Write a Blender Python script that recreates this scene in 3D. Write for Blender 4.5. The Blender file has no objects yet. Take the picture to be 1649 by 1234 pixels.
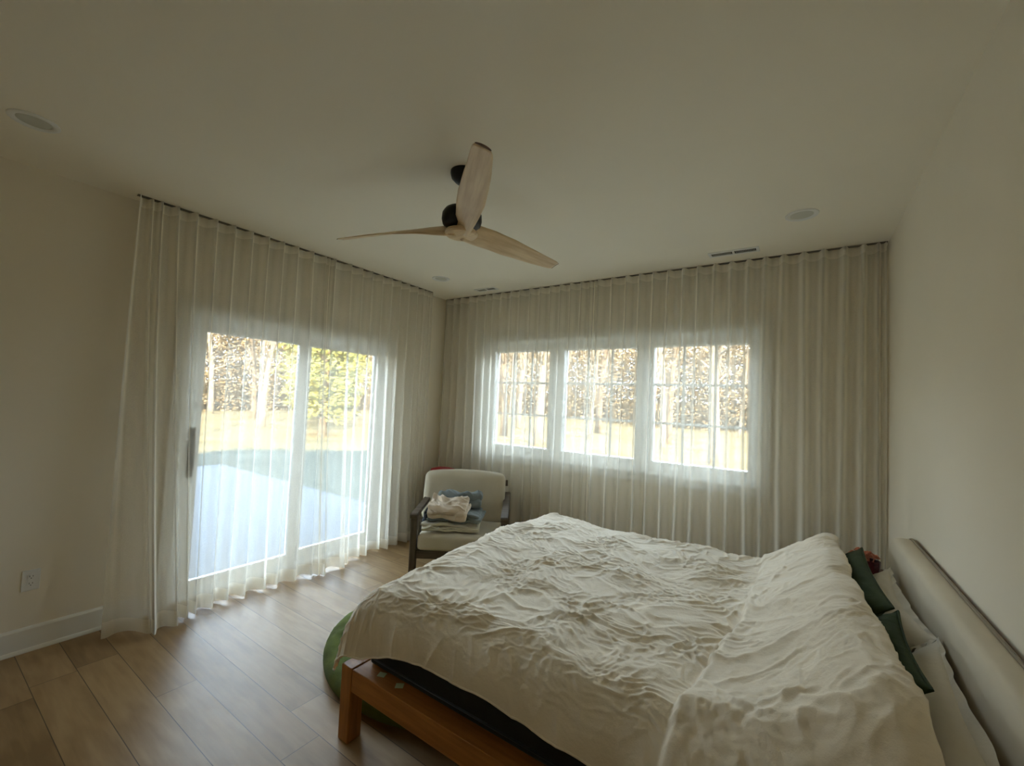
import bpy, bmesh, math, random
import numpy as np
from mathutils import Vector, Matrix

PI = math.pi
R = math.radians
rng = random.Random(7)
C = bpy.context.scene.collection
sc = bpy.context.scene

# ------------------------------------------------------------------ helpers
def tag(o, label=None, cat=None, group=None, kind=None):
    if label: o['label'] = label
    if cat: o['category'] = cat
    if group: o['group'] = group
    if kind: o['kind'] = kind
    return o

def thing(name, label, cat, loc=(0, 0, 0), rz=0.0, group=None):
    o = bpy.data.objects.new(name, None)
    o.empty_display_size = 0.1
    C.objects.link(o)
    o.location = loc
    o.rotation_euler = (0, 0, rz)
    return tag(o, label, cat, group)

def link_mesh(name, me, mat, parent=None, smooth=True):
    o = bpy.data.objects.new(name, me)
    C.objects.link(o)
    if mat is not None:
        if isinstance(mat, (list, tuple)):
            for m in mat: me.materials.append(m)
        else:
            me.materials.append(mat)
    if parent is not None:
        o.parent = parent
    if smooth:
        me.polygons.foreach_set('use_smooth', [True] * len(me.polygons))
    me.update()
    return o

def obj(name, bm, mat, parent=None, smooth=False, angle=40):
    """Link a bmesh as ONE mesh object."""
    me = bpy.data.meshes.new(name)
    bmesh.ops.recalc_face_normals(bm, faces=bm.faces[:])
    if smooth:
        for e in bm.edges:
            if len(e.link_faces) == 2 and e.calc_face_angle(0) > R(angle):
                e.smooth = False
    bm.to_mesh(me)
    bm.free()
    return link_mesh(name, me, mat, parent, smooth)

def arr_mesh(name, V, F, mat, parent=None, smooth=True):
    me = bpy.data.meshes.new(name)
    me.from_pydata([tuple(map(float, v)) for v in V], [], [tuple(map(int, f)) for f in F])
    return link_mesh(name, me, mat, parent, smooth)

def NB(): return bmesh.new()

def bx(bm, x0, x1, y0, y1, z0, z1, bev=0.0, seg=2, M=None):
    vs = [bm.verts.new(p) for p in ((x0, y0, z0), (x1, y0, z0), (x1, y1, z0), (x0, y1, z0),
                                    (x0, y0, z1), (x1, y0, z1), (x1, y1, z1), (x0, y1, z1))]
    fs = [(0, 3, 2, 1), (4, 5, 6, 7), (0, 1, 5, 4), (1, 2, 6, 5), (2, 3, 7, 6), (3, 0, 4, 7)]
    faces = [bm.faces.new([vs[i] for i in f]) for f in fs]
    if bev > 0:
        ed = {e for f in faces for e in f.edges}
        r = bmesh.ops.bevel(bm, geom=list(ed), offset=bev, segments=seg, affect='EDGES', profile=0.5)
        vs = list({v for f in r['faces'] for v in f.verts} | {v for v in vs if v.is_valid})
    if M is not None:
        bmesh.ops.transform(bm, matrix=M, verts=[v for v in vs if v.is_valid])
    return vs

def lathe(bm, prof, cx=0, cy=0, n=40, cap=True):
    rings = []
    for r, z in prof:
        rings.append([bm.verts.new((cx + r * math.cos(2 * PI * k / n), cy + r * math.sin(2 * PI * k / n), z)) for k in range(n)])
    for a, b in zip(rings, rings[1:]):
        for k in range(n):
            bm.faces.new((a[k], a[(k + 1) % n], b[(k + 1) % n], b[k]))
    if cap:
        bm.faces.new(rings[0][::-1]); bm.faces.new(rings[-1])

def tube(bm, pts, rad, n=8):
    pts = [Vector(p) for p in pts]
    rings = []
    up = Vector((0.13, 0.21, 1)).normalized()
    for i, p in enumerate(pts):
        d = (pts[min(i + 1, len(pts) - 1)] - pts[max(i - 1, 0)]).normalized()
        a = d.cross(up)
        if a.length < 1e-3: a = d.cross(Vector((1, 0, 0)))
        a.normalize(); b = d.cross(a)
        r = rad[i] if isinstance(rad, (list, tuple)) else rad
        rings.append([bm.verts.new(p + (a * math.cos(2 * PI * k / n) + b * math.sin(2 * PI * k / n)) * r) for k in range(n)])
    for s, t in zip(rings, rings[1:]):
        for k in range(n):
            bm.faces.new((s[k], s[(k + 1) % n], t[(k + 1) % n], t[k]))
    bm.faces.new(rings[0][::-1]); bm.faces.new(rings[-1])

def prism(bm, poly, z0, z1, M=None):
    """Extrude a 2-D outline (x, y) from z0 to z1."""
    a = [bm.verts.new((x, y, z0)) for x, y in poly]
    b = [bm.verts.new((x, y, z1)) for x, y in poly]
    n = len(poly)
    bm.faces.new(a[::-1]); bm.faces.new(b)
    for i in range(n):
        bm.faces.new((a[i], a[(i + 1) % n], b[(i + 1) % n], b[i]))
    if M is not None:
        bmesh.ops.transform(bm, matrix=M, verts=a + b)

def grid_faces(nu, nv, closed_u=False):
    F = []
    for i in range(nu - 1 + (1 if closed_u else 0)):
        i2 = (i + 1) % nu
        for j in range(nv - 1):
            F.append((i * nv + j, i2 * nv + j, i2 * nv + j + 1, i * nv + j + 1))
    return F

# gradient noise on arrays
_perm = np.random.RandomState(3).permutation(512)
_perm = np.concatenate([_perm, _perm, _perm])
_ga = np.random.RandomState(5).rand(512) * 2 * PI
def noise(x, y, seed=0):
    x = np.asarray(x, float) + seed * 17.31; y = np.asarray(y, float) - seed * 9.73
    xi = np.floor(x).astype(int); yi = np.floor(y).astype(int)
    xf = x - xi; yf = y - yi
    def g(ix, iy, dx, dy):
        h = _perm[(_perm[ix & 511] + iy) & 511]
        a = _ga[h]
        return np.cos(a) * dx + np.sin(a) * dy
    u = xf ** 3 * (xf * (xf * 6 - 15) + 10); v = yf ** 3 * (yf * (yf * 6 - 15) + 10)
    n0 = g(xi, yi, xf, yf) * (1 - u) + g(xi + 1, yi, xf - 1, yf) * u
    n1 = g(xi, yi + 1, xf, yf - 1) * (1 - u) + g(xi + 1, yi + 1, xf - 1, yf - 1) * u
    return (n0 * (1 - v) + n1 * v) * 1.5
def ridge(x, y, seed=0, p=2.0):
    return np.clip(1 - np.abs(noise(x, y, seed)) * 1.6, 0, 1) ** p
def sstep(a, b, x):
    t = np.clip((np.asarray(x, float) - a) / (b - a), 0, 1)
    return t * t * (3 - 2 * t)

# ------------------------------------------------------------------ materials
def new_mat(name):
    m = bpy.data.materials.new(name)
    m.use_nodes = True
    nt = m.node_tree
    b = nt.nodes.get('Principled BSDF')
    return m, nt, b
def nd(nt, typ, **kw):
    n = nt.nodes.new(typ)
    for k, v in kw.items(): setattr(n, k, v)
    return n
def lk(nt, a, b): nt.links.new(a, b)
def math_n(nt, op, a, b=None, clamp=False):
    n = nd(nt, 'ShaderNodeMath', operation=op); n.use_clamp = clamp
    for i, v in enumerate((a, b)):
        if v is None: continue
        if isinstance(v, (int, float)): n.inputs[i].default_value = v
        else: lk(nt, v, n.inputs[i])
    return n.outputs[0]
def coords(nt, scale=(1, 1, 1), which='Object'):
    tc = nd(nt, 'ShaderNodeTexCoord')
    mp = nd(nt, 'ShaderNodeMapping'); mp.inputs['Scale'].default_value = scale
    lk(nt, tc.outputs[which], mp.inputs[0])
    return mp.outputs[0]
def ramp(nt, fac, stops):
    r = nd(nt, 'ShaderNodeValToRGB')
    while len(r.color_ramp.elements) < len(stops): r.color_ramp.elements.new(0.5)
    for e, (p, c) in zip(r.color_ramp.elements, stops):
        e.position = p; e.color = (*c, 1)
    lk(nt, fac, r.inputs[0])
    return r.outputs[0]
def noise_n(nt, vec, scale, detail=4, rough=0.5):
    n = nd(nt, 'ShaderNodeTexNoise')
    n.inputs['Scale'].default_value = scale; n.inputs['Detail'].default_value = detail
    n.inputs['Roughness'].default_value = rough
    lk(nt, vec, n.inputs['Vector'])
    return n.outputs['Fac']
def bump(nt, b, h, strength, dist):
    bp = nd(nt, 'ShaderNodeBump'); bp.inputs['Strength'].default_value = strength; bp.inputs['Distance'].default_value = dist
    lk(nt, h, bp.inputs['Height']); lk(nt, bp.outputs[0], b.inputs['Normal'])

def plain(name, col, rough=0.6, metal=0.0, var=0.06, vscale=6.0, bscale=0.0, bstr=0.2, bdist=0.002, stretch=(1, 1, 1), sheen=0.0):
    m, nt, b = new_mat(name)
    v = coords(nt, stretch)
    f = noise_n(nt, v, vscale, 3)
    c0 = tuple(max(0, c * (1 - var)) for c in col); c1 = tuple(min(1, c * (1 + var)) for c in col)
    lk(nt, ramp(nt, f, [(0.3, c0), (0.7, c1)]), b.inputs['Base Color'])
    b.inputs['Roughness'].default_value = rough; b.inputs['Metallic'].default_value = metal
    b.inputs['Specular IOR Level'].default_value = 0.3
    if sheen: b.inputs['Sheen Weight'].default_value = sheen
    if bscale: bump(nt, b, noise_n(nt, v, bscale, 2), bstr, bdist)
    return m

def wood(name, dark, light, axis=0, rough=0.45, scale=1.0):
    m, nt, b = new_mat(name)
    s = [22, 22, 22]; s[axis] = 1.6
    v = coords(nt, tuple(k * scale for k in s))
    w = noise_n(nt, v, 1.6, 6, 0.6)
    f2 = noise_n(nt, coords(nt, (3, 3, 3)), 1.3, 2)
    f = math_n(nt, 'ADD', math_n(nt, 'MULTIPLY', w, 0.7), math_n(nt, 'MULTIPLY', f2, 0.3))
    lk(nt, ramp(nt, f, [(0.36, dark), (0.62, light)]), b.inputs['Base Color'])
    b.inputs['Roughness'].default_value = rough
    b.inputs['Specular IOR Level'].default_value = 0.35
    bump(nt, b, w, 0.15, 0.001)
    return m

def weave(name, col, rough=0.9, var=0.07, wscale=500, bstr=0.35, crinkle=0.0, cscale=60, sheen=0.15):
    """Cloth: thread bump plus optional small crinkles."""
    m, nt, b = new_mat(name)
    v = coords(nt)
    f = noise_n(nt, v, 7, 4)
    c0 = tuple(c * (1 - var) for c in col); c1 = tuple(min(1, c * (1 + var)) for c in col)
    lk(nt, ramp(nt, f, [(0.3, c0), (0.7, c1)]), b.inputs['Base Color'])
    b.inputs['Roughness'].default_value = rough
    b.inputs['Specular IOR Level'].default_value = 0.15
    b.inputs['Sheen Weight'].default_value = sheen
    h = noise_n(nt, v, wscale, 2)
    if crinkle:
        n2 = noise_n(nt, v, cscale, 4, 0.6)
        h = math_n(nt, 'ADD', math_n(nt, 'MULTIPLY', h, 0.25), math_n(nt, 'MULTIPLY', n2, crinkle))
    bump(nt, b, h, bstr, 0.004)
    return m

def floor_mat():
    m, nt, b = new_mat('oak_planks')
    tc = nd(nt, 'ShaderNodeTexCoord')
    sp = nd(nt, 'ShaderNodeSeparateXYZ'); lk(nt, tc.outputs['Object'], sp.inputs[0])
    X, Y = sp.outputs[0], sp.outputs[1]
    W, L = 0.173, 1.75
    yy = math_n(nt, 'DIVIDE', math_n(nt, 'ADD', Y, 10 * W - 0.155), W)
    row = math_n(nt, 'FLOOR', yy); fy = math_n(nt, 'FRACT', yy)
    wn = nd(nt, 'ShaderNodeTexWhiteNoise', noise_dimensions='1D'); lk(nt, row, wn.inputs['W'])
    xx = math_n(nt, 'ADD', math_n(nt, 'DIVIDE', X, L), math_n(nt, 'MULTIPLY', wn.outputs['Value'], 7.3))
    col = math_n(nt, 'FLOOR', xx); fx = math_n(nt, 'FRACT', xx)
    cb = nd(nt, 'ShaderNodeCombineXYZ'); lk(nt, row, cb.inputs[0]); lk(nt, col, cb.inputs[1])
    wn2 = nd(nt, 'ShaderNodeTexWhiteNoise', noise_dimensions='3D'); lk(nt, cb.outputs[0], wn2.inputs['Vector'])
    pv = wn2.outputs['Value']
    # seams
    dy = math_n(nt, 'MULTIPLY', math_n(nt, 'MINIMUM', fy, math_n(nt, 'SUBTRACT', 1.0, fy)), W)
    dx = math_n(nt, 'MULTIPLY', math_n(nt, 'MINIMUM', fx, math_n(nt, 'SUBTRACT', 1.0, fx)), L)
    d = math_n(nt, 'MINIMUM', dx, dy)
    seam = math_n(nt, 'GREATER_THAN', 0.0016, d)
    # grain
    off = nd(nt, 'ShaderNodeCombineXYZ'); lk(nt, math_n(nt, 'MULTIPLY', pv, 40.0), off.inputs[0]); lk(nt, math_n(nt, 'MULTIPLY', pv, 91.0), off.inputs[2])
    va = nd(nt, 'ShaderNodeVectorMath', operation='ADD'); lk(nt, tc.outputs['Object'], va.inputs[0]); lk(nt, off.outputs[0], va.inputs[1])
    mp = nd(nt, 'ShaderNodeMapping'); mp.inputs['Scale'].default_value = (1.2, 14, 14); lk(nt, va.outputs[0], mp.inputs[0])
    g = noise_n(nt, mp.outputs[0], 2.2, 6, 0.62)
    mp2 = nd(nt, 'ShaderNodeMapping'); mp2.inputs['Scale'].default_value = (0.9, 4.0, 4.0); lk(nt, va.outputs[0], mp2.inputs[0])
    wv = nd(nt, 'ShaderNodeTexWave', wave_type='RINGS', rings_direction='Y')
    wv.inputs['Scale'].default_value = 3.0; wv.inputs['Distortion'].default_value = 6.0; wv.inputs['Detail'].default_value = 2.5; wv.inputs['Detail Scale'].default_value = 1.2
    lk(nt, mp2.outputs[0], wv.inputs[0])
    f = math_n(nt, 'ADD', math_n(nt, 'MULTIPLY', g, 0.55), math_n(nt, 'ADD', math_n(nt, 'MULTIPLY', wv.outputs['Fac'], 0.16), math_n(nt, 'MULTIPLY', pv, 0.36)))
    c = ramp(nt, f, [(0.28, (0.22, 0.128, 0.050)), (0.5, (0.315, 0.195, 0.086)), (0.78, (0.42, 0.28, 0.138))])
    # knots
    vo = nd(nt, 'ShaderNodeTexVoronoi'); vo.inputs['Scale'].default_value = 2.6
    mp3 = nd(nt, 'ShaderNodeMapping'); mp3.inputs['Scale'].default_value = (0.75, 1.4, 1); lk(nt, va.outputs[0], mp3.inputs[0]); lk(nt, mp3.outputs[0], vo.inputs['Vector'])
    kn = math_n(nt, 'SUBTRACT', 1.0, math_n(nt, 'DIVIDE', vo.outputs['Distance'], 0.055), True)
    mx = nd(nt, 'ShaderNodeMix', data_type='RGBA'); lk(nt, math_n(nt, 'MULTIPLY', kn, 0.75), mx.inputs[0]); lk(nt, c, mx.inputs[6]); mx.inputs[7].default_value = (0.05, 0.03, 0.02, 1)
    mx2 = nd(nt, 'ShaderNodeMix', data_type='RGBA'); lk(nt, math_n(nt, 'MULTIPLY', seam, 0.8), mx2.inputs[0]); lk(nt, mx.outputs[2], mx2.inputs[6]); mx2.inputs[7].default_value = (0.03, 0.018, 0.01, 1)
    lk(nt, mx2.outputs[2], b.inputs['Base Color'])
    rr = math_n(nt, 'ADD', 0.34, math_n(nt, 'MULTIPLY', g, 0.16)); lk(nt, rr, b.inputs['Roughness'])
    b.inputs['Specular IOR Level'].default_value = 0.5
    h = math_n(nt, 'SUBTRACT', math_n(nt, 'MULTIPLY', g, 0.25), seam)
    bump(nt, b, h, 0.25, 0.002)
    return m

def sheer_mat(name, trans, col, back=0.5):
    """Sheer weave: open gaps let light straight through (fewer at a slant), threads scatter both ways."""
    m, nt, b = new_mat(name)
    nt.nodes.remove(b)
    out = nt.nodes['Material Output']
    lw = nd(nt, 'ShaderNodeLayerWeight'); lw.inputs['Blend'].default_value = 0.5
    cos = math_n(nt, 'MAXIMUM', math_n(nt, 'SUBTRACT', 1.0, lw.outputs['Facing']), 0.12)
    t = math_n(nt, 'POWER', trans, math_n(nt, 'DIVIDE', 1.0, cos))
    v = coords(nt, (1, 1, 1))
    th = noise_n(nt, v, 160, 2)
    t = math_n(nt, 'MULTIPLY', t, math_n(nt, 'ADD', 0.9, math_n(nt, 'MULTIPLY', th, 0.2)))
    tr = nd(nt, 'ShaderNodeBsdfTransparent'); tr.inputs[0].default_value = (1, 1, 1, 1)
    df = nd(nt, 'ShaderNodeBsdfDiffuse'); df.inputs[0].default_value = (*col, 1)
    tl = nd(nt, 'ShaderNodeBsdfTranslucent'); tl.inputs[0].default_value = (*col, 1)
    mx = nd(nt, 'ShaderNodeMixShader'); mx.inputs[0].default_value = back
    lk(nt, df.outputs[0], mx.inputs[1]); lk(nt, tl.outputs[0], mx.inputs[2])
    m2 = nd(nt, 'ShaderNodeMixShader')
    lk(nt, t, m2.inputs[0]); lk(nt, mx.outputs[0], m2.inputs[1]); lk(nt, tr.outputs[0], m2.inputs[2])
    lk(nt, m2.outputs[0], out.inputs['Surface'])
    return m

def glass_mat():
    m, nt, b = new_mat('window_glass')
    nt.nodes.remove(b)
    out = nt.nodes['Material Output']
    tr = nd(nt, 'ShaderNodeBsdfTransparent'); tr.inputs[0].default_value = (0.93, 0.95, 0.94, 1)
    gl = nd(nt, 'ShaderNodeBsdfGlossy'); gl.inputs['Roughness'].default_value = 0.0
    fr = nd(nt, 'ShaderNodeFresnel'); fr.inputs[0].default_value = 1.45
    v = coords(nt); f = noise_n(nt, v, 2, 1)
    mx = nd(nt, 'ShaderNodeMixShader')
    lk(nt, math_n(nt, 'MULTIPLY', fr.outputs[0], math_n(nt, 'ADD', 0.9, math_n(nt, 'MULTIPLY', f, 0.1))), mx.inputs[0])
    lk(nt, tr.outputs[0], mx.inputs[1]); lk(nt, gl.outputs[0], mx.inputs[2])
    lk(nt, mx.outputs[0], out.inputs['Surface'])
    return m

M = {}
M['wall'] = plain('wall_paint', (0.815, 0.745, 0.615), 0.85, var=0.012, vscale=2, bscale=260, bstr=0.08, bdist=0.001)
M['ceil'] = plain('ceiling_paint', (0.90, 0.84, 0.715), 0.9, var=0.01, vscale=2, bscale=200, bstr=0.05, bdist=0.001)
M['trim'] = plain('trim_paint', (0.78, 0.76, 0.70), 0.45, var=0.01)
M['vinyl'] = plain('white_vinyl', (0.82, 0.82, 0.80), 0.4, var=0.01)
M['floor'] = floor_mat()
M['glass'] = glass_mat()
M['sheer'] = sheer_mat('sheer_linen', 0.60, (0.95, 0.915, 0.825), 0.22)
M['sheer_back'] = sheer_mat('sheer_linen_back', 0.60, (0.95, 0.915, 0.825), 0.22)
M['hem'] = sheer_mat('sheer_hem', 0.48, (0.95, 0.915, 0.825), 0.22)
M['track'] = plain('track_gap_shade', (0.16, 0.14, 0.115), 0.5, 0.3)  # dark colour paints the shadowed gap between curtain heading and ceiling
M['white_plastic'] = plain('white_plastic', (0.80, 0.79, 0.75), 0.4, var=0.01)
M['lens'] = plain('frosted_lens', (0.60, 0.59, 0.52), 0.85, var=0.01)
M['slot'] = plain('dark_slot', (0.03, 0.03, 0.028), 0.95)
M['vent_blade'] = plain('vent_blade', (0.40, 0.385, 0.34), 0.8, var=0.01)
M['black_metal'] = plain('black_metal', (0.018, 0.017, 0.016), 0.42, 0.4, bscale=300, bstr=0.1)
M['fan_wood'] = wood('fan_maple', (0.64, 0.45, 0.25), (0.87, 0.69, 0.45), 0, 0.42, 1.0)
M['fan_tip_shade'] = wood('fan_tip_shade', (0.12, 0.07, 0.04), (0.2, 0.12, 0.07), 0)  # darker wood tone paints the shade on the blade tip faces
M['cherry'] = wood('cherry_wood', (0.33, 0.130, 0.030), (0.55, 0.235, 0.058), 0, 0.4)
M['cherry_v'] = wood('cherry_wood_upright', (0.33, 0.130, 0.030), (0.55, 0.235, 0.058), 2, 0.4)
M['head_fabric'] = weave('headboard_fabric', (0.70, 0.62, 0.475), 0.85, 0.03, 900, 0.2)
M['welt'] = weave('headboard_welt', (0.27, 0.22, 0.15), 0.85, 0.03, 900, 0.2)
M['linen'] = weave('linen_duvet', (0.88, 0.785, 0.635), 0.9, 0.035, 420, 0.5, 0.9, 90)
M['pillow_linen'] = weave('linen_pillow', (0.74, 0.68, 0.57), 0.9, 0.04, 420, 0.45, 0.8, 60)
M['green_velvet'] = weave('green_velvet', (0.034, 0.052, 0.016), 0.9, 0.25, 500, 0.5, 0.8, 40, sheen=0.03)
M['green_plush'] = weave('green_plush', (0.092, 0.112, 0.020), 0.95, 0.25, 260, 0.9, 0.9, 45, sheen=0.03)
M['mattress'] = weave('charcoal_ticking', (0.022, 0.023, 0.02), 0.9, 0.25, 300, 0.6, 0.6, 40)
M['tape'] = plain('green_tape', (0.62, 0.72, 0.48), 0.6)
M['chair_wood'] = wood('weathered_wood', (0.055, 0.039, 0.024), (0.125, 0.095, 0.064), 0, 0.6)
M['chair_wood_v'] = wood('weathered_wood_upright', (0.055, 0.039, 0.024), (0.125, 0.095, 0.064), 2, 0.6)
M['cushion'] = weave('cushion_canvas', (0.56, 0.495, 0.375), 0.9, 0.05, 600, 0.3)
M['cream_cloth'] = weave('cream_cloth', (0.64, 0.585, 0.45), 0.9, 0.06, 420, 0.4, 0.6, 50)
M['blue_cloth'] = weave('blue_cloth', (0.19, 0.215, 0.215), 0.9, 0.12, 420, 0.5, 0.8, 50)
M['tan_cloth'] = weave('tan_cloth', (0.66, 0.54, 0.41), 0.9, 0.06, 420, 0.4, 0.8, 60)
M['navy_cloth'] = plain('patterned_navy', (0.09, 0.10, 0.13), 0.9, var=0.9, vscale=60)
M['red_cloth'] = weave('red_cloth', (0.34, 0.018, 0.022), 0.9, 0.15)
M['black_cloth'] = weave('black_cloth', (0.015, 0.014, 0.014), 0.9, 0.2)
M['coral'] = weave('coral_petals', (0.62, 0.23, 0.13), 0.8, 0.2)
M['maroon'] = plain('maroon_glaze', (0.075, 0.012, 0.014), 0.4, var=0.4, vscale=60)
M['dark_wood'] = wood('nightstand_wood', (0.09, 0.045, 0.02), (0.16, 0.08, 0.035), 0)
M['siding'] = plain('house_siding', (0.55, 0.55, 0.53), 0.8, var=0.03)
M['roof'] = plain('roof_shingle', (0.08, 0.075, 0.07), 0.9, var=0.3, vscale=12)
M['concrete'] = plain('patio_concrete', (0.048, 0.050, 0.053), 0.85, var=0.05, vscale=3, bscale=90)
M['bark_pale'] = plain('bark_pale', (0.165, 0.13, 0.092), 0.95, var=0.3, vscale=5, bscale=12, bstr=0.6, bdist=0.03, stretch=(3, 3, 0.6))
M['bark_dark'] = plain('bark_dark', (0.12, 0.085, 0.055), 0.95, var=0.3, vscale=5, bscale=12, bstr=0.6, bdist=0.03, stretch=(3, 3, 0.6))
M['leaf_green'] = plain('needles_green', (0.085, 0.11, 0.032), 0.8, var=0.45, vscale=1.5)
M['leaf_tan'] = plain('leaves_tan', (0.165, 0.118, 0.066), 0.85, var=0.4, vscale=1.2)
M['leaf_olive'] = plain('leaves_olive', (0.165, 0.155, 0.04), 0.8, var=0.4, vscale=1.2)

GZ = -0.22
def ground_mat():
    m, nt, b = new_mat('winter_lawn')
    v = coords(nt)
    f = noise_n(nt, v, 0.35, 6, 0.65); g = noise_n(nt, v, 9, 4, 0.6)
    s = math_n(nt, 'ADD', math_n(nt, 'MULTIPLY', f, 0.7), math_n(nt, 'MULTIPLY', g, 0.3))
    sunlit_litter = ramp(nt, s, [(0.35, (0.085, 0.060, 0.024)), (0.5, (0.14, 0.096, 0.040)), (0.65, (0.185, 0.115, 0.052))])
    shaded_grass = ramp(nt, s, [(0.35, (0.030, 0.031, 0.023)), (0.65, (0.052, 0.053, 0.040))])
    # house shadow put into the colour: dark lawn nearby, bright leaf-strewn ground beyond
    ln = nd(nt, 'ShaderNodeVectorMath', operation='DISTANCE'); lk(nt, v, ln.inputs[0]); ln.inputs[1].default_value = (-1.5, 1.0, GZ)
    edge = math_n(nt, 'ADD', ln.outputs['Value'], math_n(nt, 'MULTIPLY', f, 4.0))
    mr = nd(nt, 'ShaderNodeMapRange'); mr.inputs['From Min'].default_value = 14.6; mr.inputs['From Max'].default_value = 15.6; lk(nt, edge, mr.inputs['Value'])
    mx = nd(nt, 'ShaderNodeMix', data_type='RGBA'); lk(nt, mr.outputs[0], mx.inputs[0]); lk(nt, shaded_grass, mx.inputs[6]); lk(nt, sunlit_litter, mx.inputs[7])
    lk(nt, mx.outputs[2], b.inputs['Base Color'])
    b.inputs['Roughness'].default_value = 0.95
    b.inputs['Specular IOR Level'].default_value = 0.1
    bump(nt, b, g, 0.6, 0.05)
    return m
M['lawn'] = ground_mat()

# ------------------------------------------------------------------ dimensions
H = 2.74
XL, XR, YB, YF = -3.62, 0.478, 3.92, -1.45          # inner faces of the walls
WT = 0.20                                            # wall thickness
DO = (1.19, 3.02, 0.0, 2.09)                         # door opening  y0 y1 z0 z1
WO = (-3.13, -0.27, 0.93, 2.215)                     # window opening x0 x1 z0 z1

# ------------------------------------------------------------------ the room shell
def struct(name, bm, mat, parent=None, smooth=False):
    o = obj(name, bm, mat, parent, smooth)
    if parent is None: o['kind'] = 'structure'
    return o

b = NB(); bx(b, XL - WT, XR + WT, YF - WT, YB + WT, -0.12, 0); struct('floor', b, M['floor'])
b = NB(); bx(b, XL - WT, XR + WT, YF - WT, YB + WT, H, H + 0.18); struct('ceiling', b, M['ceil'])
b = NB()
x0, x1 = XL - WT, XL
bx(b, x0, x1, YF - WT, DO[0], 0, H); bx(b, x0, x1, DO[1], YB + WT, 0, H); bx(b, x0, x1, DO[0], DO[1], DO[3], H)
struct('wall_left', b, M['wall'])
b = NB()
y0, y1 = YB, YB + WT
bx(b, XL, WO[0], y0, y1, 0, H); bx(b, WO[1], XR, y0, y1, 0, H)
bx(b, WO[0], WO[1], y0, y1, 0, WO[2]); bx(b, WO[0], WO[1], y0, y1, WO[3], H)
struct('wall_back', b, M['wall'])
b = NB(); bx(b, XR, XR + WT, YF - WT, YB + WT, 0, H); struct('wall_right', b, M['wall'])
b = NB(); bx(b, XL, XR, YF - WT, YF, 0, H); struct('wall_front', b, M['wall'])

def baseboard(name, p0, p1, inward):
    """Board with an eased top and a shoe moulding, from p0 to p1 along a wall."""
    p0 = Vector((*p0, 0)); p1 = Vector((*p1, 0)); d = (p1 - p0); L = d.length; d.normalize(); n = Vector((*inward, 0))
    prof = [(0, 0), (0.024, 0), (0.024, 0.008), (0.020, 0.018), (0.014, 0.022), (0.014, 0.125), (0.010, 0.134), (0.004, 0.138), (0, 0.138)]
    bm = NB()
    rings = []
    for t in (0, L):
        rings.append([bm.verts.new(p0 + d * t + n * a + Vector((0, 0, z))) for a, z in prof])
    k = len(prof)
    for i in range(k):
        bm.faces.new((rings[0][i], rings[0][(i + 1) % k], rings[1][(i + 1) % k], rings[1][i]))
    bm.faces.new(rings[0]); bm.faces.new(rings[1][::-1])
    struct(name, bm, M['trim'])
baseboard('baseboard_left', (XL, YF), (XL, DO[0] - 0.09), (1, 0))
baseboard('baseboard_left_corner', (XL, DO[1] + 0.09), (XL, YB), (1, 0))
baseboard('baseboard_back', (XL, YB), (XR, YB), (0, -1))
baseboard('baseboard_right', (XR, YF), (XR, YB), (-1, 0))
baseboard('baseboard_front', (XL, YF), (XR, YF), (0, 1))

# window wall: casing, sill, three gridded units
b = NB()
cw, ct = 0.07, 0.016
bx(b, WO[0] - cw, WO[0], YB - ct, YB, WO[2] - cw, WO[3] + cw, 0.003); bx(b, WO[1], WO[1] + cw, YB - ct, YB, WO[2] - cw, WO[3] + cw, 0.003)
bx(b, WO[0], WO[1], YB - ct, YB, WO[3], WO[3] + cw, 0.003); bx(b, WO[0], WO[1], YB - ct, YB, WO[2] - cw, WO[2], 0.003)
struct('trim_1', b, M['trim'])
b = NB()
bx(b, WO[0], WO[1], YB - 0.03, YB + 0.11, WO[2], WO[2] + 0.018, 0.004)
bx(b, WO[0], WO[0] + 0.012, YB, YB + 0.11, WO[2], WO[3]); bx(b, WO[1] - 0.012, WO[1], YB, YB + 0.11, WO[2], WO[3])
bx(b, WO[0], WO[1], YB, YB + 0.11, WO[3] - 0.012, WO[3])
struct('trim_2', b, M['trim'])
GY = YB + 0.13
units = [(-2.98, -2.254), (-2.077, -1.308), (-1.148, -0.364)]
bounds = [WO[0], -2.166, -1.228, WO[1]]
gz0, gz1 = 1.042, 2.105
for i, (gx0, gx1) in enumerate(units):
    ux0, ux1 = bounds[i], bounds[i + 1]
    b = NB()
    ya, yb = GY - 0.045, GY + 0.055
    bx(b, ux0, gx0, ya, yb, WO[2], WO[3], 0.004); bx(b, gx1, ux1, ya, yb, WO[2], WO[3], 0.004)
    bx(b, gx0, gx1, ya, yb, gz1, WO[3], 0.004); bx(b, gx0, gx1, ya, yb, WO[2], gz0, 0.004)
    w = struct('window_%d' % (i + 1), b, M['vinyl'])
    b = NB(); bx(b, gx0 - 0.01, gx1 + 0.01, GY + 0.006, GY + 0.012, gz0 - 0.01, gz1 + 0.01); obj('pane', b, M['glass'], w)
    b = NB()
    for k in (1, 2):
        xx = gx0 + (gx1 - gx0) * k / 3; zz = gz0 + (gz1 - gz0) * k / 3
        bx(b, xx - 0.011, xx + 0.011, GY - 0.006, GY + 0.005, gz0, gz1, 0.002); bx(b, gx0, gx1, GY - 0.008, GY + 0.003, zz - 0.011, zz + 0.011, 0.002)
    obj('muntin_grid', b, M['vinyl'], w)

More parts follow.
